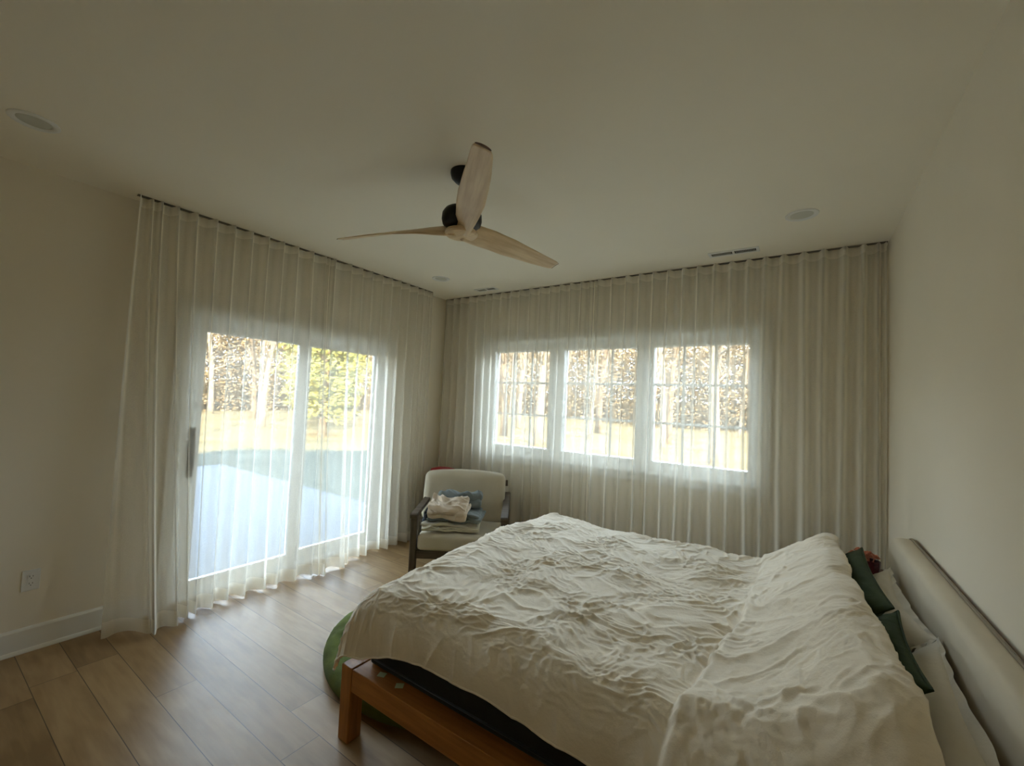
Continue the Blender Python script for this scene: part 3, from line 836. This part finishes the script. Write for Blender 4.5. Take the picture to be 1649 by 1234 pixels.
# ------------------------------------------------------------------ green floor cushion
t = thing('floor_cushion', 'large round green plush floor cushion partly under the foot of the bed', 'floor cushion', (-1.80, 2.10, 0))
NR, NT = 60, 200
rr = np.linspace(0.0, 1.0, NR)[:, None] * np.ones((1, NT)); tt = np.ones((NR, 1)) * np.linspace(0, 2 * PI, NT, endpoint=False)[None, :]
s = rr * 1.22                          # arc parameter: top, rim, and back underneath
RAD = 0.745
rad = np.where(s < 0.93, s / 0.93 * (RAD - 0.055), RAD - 0.055 + 0.055 * np.sin(np.minimum((s - 0.93) / 0.29, 1) * PI))
zt = np.where(s < 0.93, 0.085, 0.042 + 0.043 * np.cos(np.minimum((s - 0.93) / 0.29, 1) * PI))
px, py = rad * np.cos(tt), rad * np.sin(tt)
soft = sstep(0.0, 0.02, zt - 0.0)
dz = (0.014 * noise(px * 4, py * 4, 81) + 0.010 * ridge(px * 7 + 0.4 * noise(px * 5, py * 5, 83), py * 7, 82, 2) + 0.004 * noise(px * 30, py * 30, 84)) * sstep(0.02, 0.06, zt)
zt = np.maximum(0.0, zt + dz)
rw = 1 + 0.02 * noise(np.cos(tt) * 2, np.sin(tt) * 2, 85) * sstep(0.5, 1, rr)
Vc = np.stack([px * rw, py * rw, zt], -1)
Vc = Vc.transpose(1, 0, 2).reshape(-1, 3)
arr_mesh('plush_cover', Vc, grid_faces(NT, NR, True), M['green_plush'], t)
b = NB(); lathe(b, [(0.012, 0.080), (0.02, 0.092), (0.012, 0.098), (0.003, 0.100)], n=20); obj('tuft_button', b, M['green_plush'], t, True)

# ------------------------------------------------------------------ armchair
ANG = R(33)
t = chair = thing('lounge_armchair', 'low armchair with dark wood frame and beige cushions in the corner between the curtains', 'armchair', (-2.745, 2.635, 0), ANG)
# local: x along the front from the left leg to the right, y towards the back
CW, CD = 0.77, 0.72
def post(x, y, z1, w=0.055, d=0.06, lean=0.0):
    b = NB(); vs = bx(b, -w / 2, w / 2, -d / 2, d / 2, 0, z1, 0.006)
    for v in b.verts: v.co.y += lean * v.co.z / z1
    for v in b.verts: v.co.x += x; v.co.y += y
    return b
for x in (0.0, CW):
    obj('leg', post(x, 0, 0.520), M['chair_wood_v'], t); obj('leg', post(x, CD, 0.545, lean=0.02), M['chair_wood_v'], t)
for x in (0.0, CW):
    b = NB()
    prof = [(-0.04, 0.500), (-0.045, 0.530), (-0.03, 0.545), (0.3, 0.560), (0.6, 0.582), (CD + 0.06, 0.596), (CD + 0.06, 0.566), (0.6, 0.552), (0.3, 0.530), (0.03, 0.512)]
    prism(b, prof, -0.032, 0.032, Matrix.Translation((x, 0, 0)) @ Matrix(((0, 0, 1, 0), (1, 0, 0, 0), (0, 1, 0, 0), (0, 0, 0, 1))))
    bmesh.ops.bevel(b, geom=b.edges[:], offset=0.005, segments=2, affect='EDGES')
    obj('armrest', b, M['chair_wood'], t)
b = NB(); bx(b, 0.0275, CW - 0.0275, -0.022, 0.022, 0.165, 0.235, 0.004); obj('front_rail', b, M['chair_wood'], t)
b = NB(); bx(b, 0.0275, CW - 0.0275, CD - 0.022, CD + 0.022, 0.165, 0.235, 0.004); obj('back_rail', b, M['chair_wood'], t)
for x in (0.0, CW):
    b = NB(); bx(b, x - 0.02, x + 0.02, 0.03, CD - 0.03, 0.170, 0.232, 0.004); obj('side_rail', b, M['chair_wood'], t)
b = NB()
for k in range(6): bx(b, 0.025, CW - 0.025, 0.06 + k * 0.11, 0.12 + k * 0.11, 0.214, 0.232, 0.003)
obj('seat_slats', b, M['chair_wood'], t)
b = NB()
for k in range(7):
    xx = 0.07 + k * 0.105
    bx(b, xx - 0.018, xx + 0.018, -0.009, 0.009, 0.0, 0.46, 0.003, M=Matrix.Translation((0, CD - 0.05, 0.25)) @ Matrix.Rotation(R(-14), 4, 'X'))
bx(b, 0.0, CW, -0.014, 0.014, 0.42, 0.48, 0.004, M=Matrix.Translation((0, CD - 0.05, 0.25)) @ Matrix.Rotation(R(-14), 4, 'X'))
obj('back_frame', b, M['chair_wood_v'], t)
def puffy_box(name, w, d, h, mat, parent, Mx, seed, puff=0.03, n=26, crease=0.004, edge=0.25, rest=False):
    """Upholstered box: rounded, crowned on its faces, slightly uneven."""
    V = []; F = []
    def face(fn):
        base = len(V)
        for i in range(n):
            for j in range(n):
                V.append(fn(-1 + 2 * i / (n - 1), -1 + 2 * j / (n - 1)))
        for i in range(n - 1):
            for j in range(n - 1):
                F.append((base + i * n + j, base + (i + 1) * n + j, base + (i + 1) * n + j + 1, base + i * n + j + 1))
    face(lambda a, c: (a, c, 1)); face(lambda a, c: (a, c, -1)); face(lambda a, c: (a, 1, c)); face(lambda a, c: (a, -1, c)); face(lambda a, c: (1, a, c)); face(lambda a, c: (-1, a, c))
    V = np.array(V, float)
    # round the corners with a p-norm projection in real units
    dim = np.array([w, d, h]) / 2
    rr = edge * min(dim) * 2
    Q = V * dim
    core = np.clip(Q, -(dim - rr), dim - rr)
    off = Q - core; ln = np.linalg.norm(off, axis=1, keepdims=True)
    Q = core + np.where(ln > 1e-9, off / np.maximum(ln, 1e-9) * rr, 0)
    q = Q / dim
    cz = np.clip(1 - np.abs(q[:, 0]) ** 2.5, 0, 1) * np.clip(1 - np.abs(q[:, 1]) ** 2.5, 0, 1)
    cyv = np.clip(1 - np.abs(q[:, 0]) ** 2.5, 0, 1) * np.clip(1 - np.abs(q[:, 2]) ** 2, 0, 1)
    Q[:, 2] += np.sign(q[:, 2]) * cz * puff * np.abs(q[:, 2]) ** 2
    Q[:, 1] += np.sign(q[:, 1]) * cyv * puff * 0.4 * np.abs(q[:, 1]) ** 2
    Q[:, 2] += crease * noise(Q[:, 0] * 9, Q[:, 1] * 9, seed)
    if crease > 0.01: Q[:, 2] += 0.5 * crease * ridge(Q[:, 0] * 11 + Q[:, 1] * 6, Q[:, 1] * 15, seed + 2, 2.5) * (q[:, 2] > 0)
    Q[:, 1] += crease * noise(Q[:, 0] * 8, Q[:, 2] * 8, seed + 1)
    if rest: Q[:, 2] = np.maximum(Q[:, 2], -h / 2)
    bm = NB()
    vs = [bm.verts.new(Mx @ Vector(p)) for p in Q]
    for f in F: bm.faces.new([vs[i] for i in f])
    bmesh.ops.remove_doubles(bm, verts=bm.verts[:], dist=0.0008)
    return obj(name, bm, mat, parent, True, 70)
seat = puffy_box('seat_cushion', CW - 0.07, 0.70, 0.135, M['cushion'], t, Matrix.Translation((CW / 2, 0.315, 0.302)), 91, 0.012, edge=0.22)
puffy_box('back_cushion', CW + 0.03, 0.17, 0.46, M['cushion'], t, Matrix.Translation((CW / 2 - 0.035, CD - 0.155, 0.578)) @ Matrix.Rotation(R(-16), 4, 'X'), 95, 0.03, edge=0.35)

# things on the chair (world placement through the chair's frame)
CH = Matrix.Translation(chair.location) @ Matrix.Rotation(ANG, 4, 'Z')
def folded(name, label, cat, lx, ly, z0, w, d, h, rz, mat, layers, seed, tilt=0.0, crumple=0.017):
    """A garment folded into a flat bundle: rounded front fold, layered sides, uneven top."""
    p = CH @ Vector((lx, ly, z0))
    t = thing(name, label, cat, p, ANG + rz)
    for k in range(layers):
        hh = h / layers
        ins = 0.012 * rng.uniform(-1, 1)
        puffy_box('fold', w * (1 - 0.05 * k * rng.random()), d * (1 - 0.04 * k * rng.random()), hh * 1.12, mat, t,
                  Matrix.Rotation(tilt, 4, 'X') @ Matrix.Translation((ins, 0.01 * rng.uniform(-1, 1), hh * (k + 0.56))) @ Matrix.Rotation(rng.uniform(-0.06, 0.06), 4, 'Z'),
                  seed + k * 3, 0.008, 44, crumple, 0.45, k == 0)
    return t
ZS = 0.390
folded('folded_sheet', 'cream folded sheet at the bottom of the laundry pile on the armchair', 'sheet', 0.30, 0.205, ZS, 0.50, 0.35, 0.042, R(3), M['cream_cloth'], 3, 101)
folded('folded_blanket', 'blue-grey folded blanket in the middle of the laundry pile on the armchair', 'blanket', 0.33, 0.225, ZS + 0.060, 0.47, 0.29, 0.066, R(-3), M['blue_cloth'], 3, 111)
folded('folded_shirt', 'tan crumpled shirt folded on top of the laundry pile on the armchair', 'shirt', 0.27, 0.160, ZS + 0.140, 0.35, 0.22, 0.085, R(-4), M['tan_cloth'], 3, 121, R(26), 0.03)
folded('folded_jeans', 'bundled blue-grey cloth leaning behind the tan shirt on the armchair', 'jeans', 0.33, 0.315, ZS + 0.140, 0.42, 0.11, 0.125, R(2), M['blue_cloth'], 2, 131, R(-10), 0.026)
folded('patterned_scarf', 'small dark patterned cloth tucked between the left armrest and the laundry pile', 'scarf', 0.045, 0.24, ZS + 0.002, 0.03, 0.22, 0.12, R(2), M['navy_cloth'], 2, 141)

# red and black bag behind the chair
t = thing('tote_bag', 'black bag with a red top standing in the corner behind the armchair', 'bag', (-3.27, 3.56, 0))
puffy_box('bag_body', 0.30, 0.20, 0.70, M['black_cloth'], t, Matrix.Translation((0, 0, 0.352)), 151, 0.0, edge=0.18)
tag(puffy_box('top_flap', 0.26, 0.18, 0.075, M['red_cloth'], t, Matrix.Translation((-0.03, 0, 0.725)), 153, 0.010, edge=0.4), 'red top flap')
b = NB(); tube(b, [(0.02, -0.07, 0.70), (0.08, -0.08, 0.735), (0.14, -0.07, 0.70)], 0.009, 8); obj('handle', b, M['black_cloth'], t, True)

# nightstand, pot and coral flowers between the bed and the window curtain
t = thing('nightstand', 'small dark wooden nightstand between the bed and the window curtain', 'nightstand', (0.245, 3.47, 0))
b = NB(); bx(b, -0.20, 0.20, -0.17, 0.17, 0.545, 0.570, 0.004); obj('top', b, M['dark_wood'], t)
b = NB(); bx(b, -0.18, 0.18, -0.15, 0.15, 0.36, 0.545, 0.003); bd = obj('case', b, M['dark_wood'], t)
b = NB(); bx(b, -0.192, -0.18, -0.135, 0.135, 0.375, 0.53, 0.003); dr = obj('drawer', b, M['dark_wood'], t)
b = NB(); lathe(b, [(0.004, 0), (0.006, 0.01), (0.011, 0.016), (0.008, 0.022)], n=16); bmesh.ops.transform(b, matrix=Matrix.Translation((-0.192, 0, 0.45)) @ Matrix.Rotation(R(-90), 4, 'Y'), verts=b.verts[:]); obj('knob', b, M['black_metal'], dr, True)
for sx in (-1, 1):
    for sy in (-1, 1):
        b = NB(); bx(b, sx * 0.16 - 0.018, sx * 0.16 + 0.018, sy * 0.13 - 0.018, sy * 0.13 + 0.018, 0, 0.36, 0.003); obj('leg', b, M['dark_wood'], t)
t = thing('flower_pot', 'coral ruffled flowers in a dark red pot beside the headboard', 'flower pot', (0.352, 3.46, 0.570))
b = NB(); lathe(b, [(0.032, 0), (0.040, 0.004), (0.050, 0.05), (0.052, 0.088), (0.046, 0.09), (0.043, 0.075), (0.01, 0.072)], n=10); tag(obj('pot', b, M['maroon'], t), 'dark red faceted pot')
r2 = random.Random(4)
for k in range(7):
    b = NB()
    a = k * 2.4; q = 0.014 + 0.055 * (k / 7) ** 0.7
    cx_, cy_, cz_ = q * math.cos(a) - 0.03, q * math.sin(a), 0.112 + 0.012 * r2.random() - 0.10 * q
    for ringi in range(3):
        for p in range(6):
            th = p * PI / 3 + ringi * 0.5 + k
            r0, r1 = 0.004, 0.016 + 0.006 * ringi
            up = 0.022 - 0.008 * ringi
            w = 0.010 + 0.003 * ringi
            d = Vector((math.cos(th), math.sin(th), 0)); s = Vector((-math.sin(th), math.cos(th), 0)); c0 = Vector((cx_, cy_, cz_))
            pts = [c0 + d * r0 - s * 0.003, c0 + d * r0 + s * 0.003, c0 + d * (r1 * 0.8) + s * w + Vector((0, 0, up * 0.7)), c0 + d * r1 + Vector((0, 0, up)), c0 + d * (r1 * 0.8) - s * w + Vector((0, 0, up * 0.7))]
            b.faces.new([b.verts.new(v) for v in pts])
    tube(b, [(cx_ * 0.4, cy_ * 0.4, 0.06), (cx_, cy_, cz_ + 0.004)], 0.003, 5)
    fl = obj('flower', b, M['coral'], t, False)
    md = fl.modifiers.new('petal_thickness', 'SOLIDIFY'); md.thickness = 0.0015

# ------------------------------------------------------------------ outside
GZ = -0.22
def terrain():
    n = 90
    X = np.linspace(-95, 60, n)[:, None] * np.ones((1, n)); Y = np.ones((n, 1)) * np.linspace(-40, 110, n)[None, :]
    d = np.sqrt((X + 1.5) ** 2 + (Y - 1) ** 2)
    Z = GZ + 0.25 * noise(X * 0.06, Y * 0.06, 201) * sstep(10, 22, d) + 3.2 * sstep(38, 90, d)
    Z = np.where(d < 12, GZ - 0.0, Z)
    V = np.stack([X, Y, Z], -1).reshape(-1, 3)
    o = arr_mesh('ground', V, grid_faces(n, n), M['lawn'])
    tag(o, None, None, None, 'structure')
    return lambda x, y: float(GZ + 0.25 * noise(np.array([x * 0.06]), np.array([y * 0.06]), 201)[0] * sstep(10, 22, math.hypot(x + 1.5, y - 1)) + 3.2 * sstep(38, 90, math.hypot(x + 1.5, y - 1)))
gz = terrain()
b = NB(); bx(b, -10.2, XL - WT - 0.001, -3.0, 4.15, GZ - 0.1, -0.06, 0.01); struct('patio', b, M['concrete'])
# exterior shell of the house: unseen wing added to cast shade, and a gable roof that shades the patio
b = NB()
bx(b, XL - WT - 0.02, 9.0, -12.0, YF - WT, GZ - 0.1, 3.2)
bx(b, XR + WT, 9.0, YF - WT, YB + WT, GZ - 0.1, 3.2)
struct('shadow_wing', b, M['siding'])
b = NB()
ex0, ex1, ey0, ey1 = XL - WT - 0.12, 9.4, -12.4, YB + WT + 0.12
ym = (ey0 + ey1) / 2
vs = [b.verts.new(p) for p in ((ex0, ey0, 2.95), (ex1, ey0, 2.95), (ex1, ey1, 2.95), (ex0, ey1, 2.95), (ex0 + 4.0, ym, 6.1), (ex1 - 4.0, ym, 6.1),
                               (ex0, ey0, 3.05), (ex1, ey0, 3.05), (ex1, ey1, 3.05), (ex0, ey1, 3.05))]
for f in ((3, 2, 1, 0), (0, 1, 7, 6), (1, 2, 8, 7), (2, 3, 9, 8), (3, 0, 6, 9), (6, 7, 5, 4), (8, 9, 4, 5), (7, 8, 5), (9, 6, 4)):
    b.faces.new([vs[i] for i in f])
struct('roof', b, M['roof'])

def branch_set(r, bm, p, d, L, rad, depth, up=0.25):
    n = 4
    pts = [Vector(p)]; dd = Vector(d).normalized()
    for i in range(n):
        dd = (dd + Vector((r.uniform(-1, 1), r.uniform(-1, 1), r.uniform(-0.6, 0.9))) * 0.16 + Vector((0, 0, up * 0.12))).normalized()
        pts.append(pts[-1] + dd * L / n)
    tube(bm, pts, [rad * (1 - 0.75 * i / n) for i in range(n + 1)], 5 if depth > 1 else 3)
    if depth > 0:
        for k in range(4 if depth > 1 else 3):
            i = r.randint(1, n)
            a = r.uniform(0, 2 * PI)
            side = Vector((math.cos(a), math.sin(a), r.uniform(0.1, 0.9)))
            branch_set(r, bm, pts[i], (dd * 0.7 + side * 0.8), L * r.uniform(0.45, 0.65), rad * 0.45, depth - 1, up)

def bare_proto(seed, hgt, rad, mat, first):
    r = random.Random(seed)
    bm = NB(); n = 10
    pts = [Vector((0, 0, -0.3))]; lean = Vector((r.uniform(-0.05, 0.05), r.uniform(-0.05, 0.05), 1))
    for i in range(n):
        lean = (lean + Vector((r.uniform(-1, 1), r.uniform(-1, 1), 0)) * 0.05); lean.z = 1
        pts.append(pts[-1] + lean * (hgt + 0.3) / n)
    tube(bm, pts, [rad * 1.25] + [rad * (1 - 0.085 * i) for i in range(n)], 10)
    tm = bpy.data.meshes.new('trunk'); 
    bmesh.ops.recalc_face_normals(bm, faces=bm.faces[:]); bm.to_mesh(tm); bm.free(); tm.materials.append(mat)
    tm.polygons.foreach_set('use_smooth', [True] * len(tm.polygons))
    bm = NB()
    for k in range(17):
        s = first + (0.98 - first) * k / 16
        i = min(n - 1, int(s * n)); p = pts[i].lerp(pts[i + 1], s * n - i)
        a = k * 2.4 + r.uniform(-0.5, 0.5)
        branch_set(r, bm, p, (math.cos(a), math.sin(a), r.uniform(0.25, 0.8)), hgt * r.uniform(0.09, 0.17) * (1.25 - 0.6 * s), rad * 0.36 * (1.1 - 0.6 * s), 2)
    bmm = bpy.data.meshes.new('branches'); bm.to_mesh(bmm); bm.free(); bmm.materials.append(mat)
    return tm, bmm

def leaf_cloud(r, centers, per, size):
    V = []; F = []
    for (c, rad) in centers:
        for _ in range(per):
            while True:
                d = Vector((r.uniform(-1, 1), r.uniform(-1, 1), r.uniform(-1, 1)))
                if d.length < 1: break
            p = Vector(c) + Vector((d.x * rad[0], d.y * rad[0], d.z * rad[1]))
            e1 = Vector((r.uniform(-1, 1), r.uniform(-1, 1), r.uniform(-0.7, 0.7))).normalized() * size * r.uniform(0.6, 1.3)
            e2 = e1.cross(Vector((r.uniform(-1, 1), r.uniform(-1, 1), r.uniform(-1, 1)))).normalized() * size * r.uniform(0.3, 0.6)
            i = len(V); V += [p - e1, p + e2, p + e1, p - e2]; F.append((i, i + 1, i + 2, i + 3))
    return V, F

def leafy_proto(seed, kind):
    r = random.Random(seed)
    bm = NB()
    if kind == 'pine':
        hgt = 9.0
        tube(bm, [(0, 0, -0.3), (0.05, 0, hgt * 0.5), (0.0, 0.05, hgt)], [0.24, 0.16, 0.03], 8)
        cs = []
        for k in range(46):
            s = 0.10 + 0.9 * k / 46
            rad = 2.0 * (1 - s) ** 0.8 + 0.25
            a = k * 2.4
            cs.append(((math.cos(a) * rad * 0.55, math.sin(a) * rad * 0.55, hgt * s), (rad * 0.62, 0.42)))
        V, F = leaf_cloud(r, cs, 80, 0.22); mat = M['leaf_green']
    else:
        hgt = 6.5
        tube(bm, [(0, 0, -0.3), (0.1, 0, hgt * 0.4), (0.0, 0.1, hgt * 0.8)], [0.20, 0.13, 0.04], 8)
        for k in range(7):
            a = k * 2.4; tube(bm, [(0.1, 0, 1.6 + 0.5 * k), (math.cos(a) * 1.2, math.sin(a) * 1.2, 2.8 + 0.6 * k)], [0.06, 0.02], 5)
        cs = []
        for k in range(30):
            a = k * 2.4; s = k / 30
            rad = 2.3 * math.sin(PI * (0.15 + 0.8 * s))
            cs.append(((math.cos(a) * rad * 0.6, math.sin(a) * rad * 0.6, 1.3 + s * 5.0), (1.1, 0.8)))
        V, F = leaf_cloud(r, cs, 95, 0.17); mat = M['leaf_olive'] if kind == 'olive' else M['leaf_tan']
    tm = bpy.data.meshes.new('trunk'); bmesh.ops.recalc_face_normals(bm, faces=bm.faces[:]); bm.to_mesh(tm); bm.free(); tm.materials.append(M['bark_dark'])
    lm = bpy.data.meshes.new('foliage'); lm.from_pydata([tuple(v) for v in V], [], F); lm.materials.append(mat)
    return tm, lm

bares = [bare_proto(301, 9.5, 0.15, M['bark_pale'], 0.30), bare_proto(302, 10.5, 0.19, M['bark_dark'], 0.38), bare_proto(303, 8.5, 0.11, M['bark_pale'], 0.22), bare_proto(304, 10, 0.17, M['bark_pale'], 0.28)]
pines = [leafy_proto(311, 'pine'), leafy_proto(312, 'pine')]
olives = [leafy_proto(321, 'olive')]
tans = [leafy_proto(331, 'tan'), leafy_proto(332, 'tan')]
def plant(name, protos, second, x, y, s, r, label, group):
    tm, cm = protos[r.randrange(len(protos))]
    t = thing(name, label, 'tree', (x, y, gz(x, y) - 0.02), r.uniform(0, 2 * PI), group)
    t.scale = (s, s, s)
    for nm, me in (('trunk', tm), (second, cm)):
        o = bpy.data.objects.new(nm, me); C.objects.link(o); o.parent = t
r = random.Random(55)
planted = []
def wooded(n, y0, y1, k0, k1, swap, name, protos, second, label, group, s0=0.8, s1=1.25, mind=1.5):
    pts = []
    tries = 0
    while len(pts) < n and tries < 9000:
        tries += 1
        q = y0 + (y1 - y0) * r.random() ** 1.2; k = r.uniform(k0, k1)
        p = (k * q, q) if not swap else (-q, k * q)
        if all(math.hypot(p[0] - a, p[1] - c) > mind + m for a, c, m in planted):
            pts.append(p); planted.append((p[0], p[1], mind))
    for (x, y) in pts: plant(name, protos, second, x, y, r.uniform(s0, s1), r, label, group)
# beyond the sliding door and the back windows
wooded(7, 17, 28, 0.62, 0.95, True, 'leafy_tree', olives, 'foliage', 'yellow-green leafy tree beyond the right panel of the sliding door', 'yellow-green trees beyond the sliding door', 0.8, 1.1, 2.6)
wooded(58, 15, 38, -0.95, 0.08, False, 'bare_tree', bares, 'branches', 'bare winter tree in the sunlit woods beyond the back windows', 'bare trees beyond the back windows', 0.8, 1.1, 1.85)
wooded(8, 24, 38, -0.90, 0.02, False, 'evergreen_tree', pines, 'foliage', 'dark evergreen tree in the woods beyond the back windows', 'evergreens beyond the back windows', 0.7, 1.0, 1.9)
wooded(12, 22, 38, -0.95, 0.05, False, 'leafy_tree', tans, 'foliage', 'low tree with dry tan leaves in the woods beyond the back windows', 'tan-leaved trees beyond the back windows', 0.45, 0.7, 1.8)
# beyond the sliding door: y = k * |x|
wooded(18, 17, 33, 0.28, 0.95, True, 'bare_tree', bares, 'branches', 'bare winter tree on the lawn edge beyond the sliding door', 'bare trees beyond the sliding door', 0.75, 1.1, 1.7)
wooded(8, 22, 33, 0.25, 0.62, True, 'leafy_tree', tans, 'foliage', 'low tree with dry tan leaves beyond the left panel of the sliding door', 'tan-leaved trees beyond the sliding door', 0.5, 0.8, 1.9)
wooded(4, 26, 34, 0.25, 0.62, True, 'evergreen_tree', pines, 'foliage', 'dark evergreen tree beyond the left panel of the sliding door', 'evergreens beyond the sliding door', 0.7, 0.9, 1.9)
# dense brush at the back of the woods
def brush(label, pts):
    rr_ = random.Random(77)
    cs = [((x, y, gz(x, y) + h), (2.2, 1.5)) for x, y in pts for h in (0.8, 2.6, 4.4, 6.2, 7.8)]
    V, F = leaf_cloud(rr_, cs, 330, 0.18)
    o = arr_mesh('brush', V, F, M['leaf_tan'], None, False)
    tag(o, label, 'brush', None, 'stuff')
brush('dense dry brush at the back of the woods beyond the back windows', [(k * y, y) for y in (44, 48, 52) for k in np.linspace(-0.84, 0.1, 22)])
brush('dense dry brush at the far edge of the lawn beyond the sliding door', [(-x, k * x) for x in (40, 44) for k in np.linspace(0.22, 0.80, 18)])

# ------------------------------------------------------------------ light
w = bpy.data.worlds.new('sky'); sc.world = w; w.use_nodes = True
nt = w.node_tree; nt.nodes.clear()
out = nd(nt, 'ShaderNodeOutputWorld'); bg = nd(nt, 'ShaderNodeBackground')
tc = nd(nt, 'ShaderNodeTexCoord'); sp = nd(nt, 'ShaderNodeSeparateXYZ'); lk(nt, tc.outputs['Generated'], sp.inputs[0])
cr = ramp(nt, sp.outputs[2], [(0.0, (0.36, 0.40, 0.45)), (0.14, (0.44, 0.50, 0.56)), (0.25, (0.74, 0.86, 1.0)), (0.65, (0.66, 0.84, 1.08)), (1.0, (0.52, 0.74, 1.08))])
lk(nt, cr, bg.inputs[0]); bg.inputs[1].default_value = 10.5
lk(nt, bg.outputs[0], out.inputs[0])

sd = bpy.data.lights.new('sun', 'SUN'); sd.energy = 20.0; sd.angle = R(0.6); sd.color = (1.0, 0.84, 0.58)
so = bpy.data.objects.new('sun', sd); C.objects.link(so)
el, to = R(16.5), Vector((-0.80, 0.60, 0)).normalized()
dirv = Vector((to.x * math.cos(el), to.y * math.cos(el), -math.sin(el)))
so.rotation_euler = dirv.to_track_quat('-Z', 'Y').to_euler(); so.location = (20, -15, 20)

def portal(loc, rot, sx, sy):
    l = bpy.data.lights.new('daylight_portal', 'AREA'); l.shape = 'RECTANGLE'; l.size = sx; l.size_y = sy; l.cycles.is_portal = True
    o = bpy.data.objects.new('daylight_portal', l); C.objects.link(o); o.location = loc; o.rotation_euler = rot
portal(((WO[0] + WO[1]) / 2, YB + WT + 0.02, (WO[2] + WO[3]) / 2), (R(-90), 0, 0), WO[1] - WO[0], WO[3] - WO[2])
portal((XL - WT - 0.02, (DO[0] + DO[1]) / 2, (DO[2] + DO[3]) / 2), (0, R(-90), 0), DO[3] - DO[2], DO[1] - DO[0])

# ------------------------------------------------------------------ camera
cd = bpy.data.cameras.new('camera'); co = bpy.data.objects.new('camera', cd); C.objects.link(co)
yaw, pitch, roll, f = -0.5984, 0.0453, 0.0441, 687.97
cd.sensor_fit = 'HORIZONTAL'; cd.sensor_width = 36.0; cd.lens = f / 1649 * 36.0; cd.clip_start = 0.02; cd.clip_end = 400
cy_, sy_, cp_, sp_ = math.cos(yaw), math.sin(yaw), math.cos(pitch), math.sin(pitch)
fw = Vector((sy_ * cp_, cy_ * cp_, sp_)); r0 = Vector((cy_, -sy_, 0)); u0 = r0.cross(fw)
rt = r0 * math.cos(roll) + u0 * math.sin(roll); up = -r0 * math.sin(roll) + u0 * math.cos(roll)
mw = Matrix(((rt.x, up.x, -fw.x, 0), (rt.y, up.y, -fw.y, 0), (rt.z, up.z, -fw.z, 1.527), (0, 0, 0, 1)))
co.matrix_world = mw
sc.camera = co

vs_ = sc.view_settings
sc.display_settings.display_device = 'sRGB'
vs_.view_transform = 'Standard'; vs_.look = 'None'; vs_.gamma = 1.0; vs_.use_curve_mapping = False
vs_.exposure = 1.2
cyc = sc.cycles
cyc.use_denoising = True
try: cyc.denoiser = 'OPENIMAGEDENOISE'
except Exception: pass
cyc.max_bounces = 11; cyc.diffuse_bounces = 7; cyc.glossy_bounces = 4; cyc.transmission_bounces = 8; cyc.transparent_max_bounces = 24
cyc.caustics_reflective = False; cyc.caustics_refractive = False
cyc.sample_clamp_indirect = 10.0
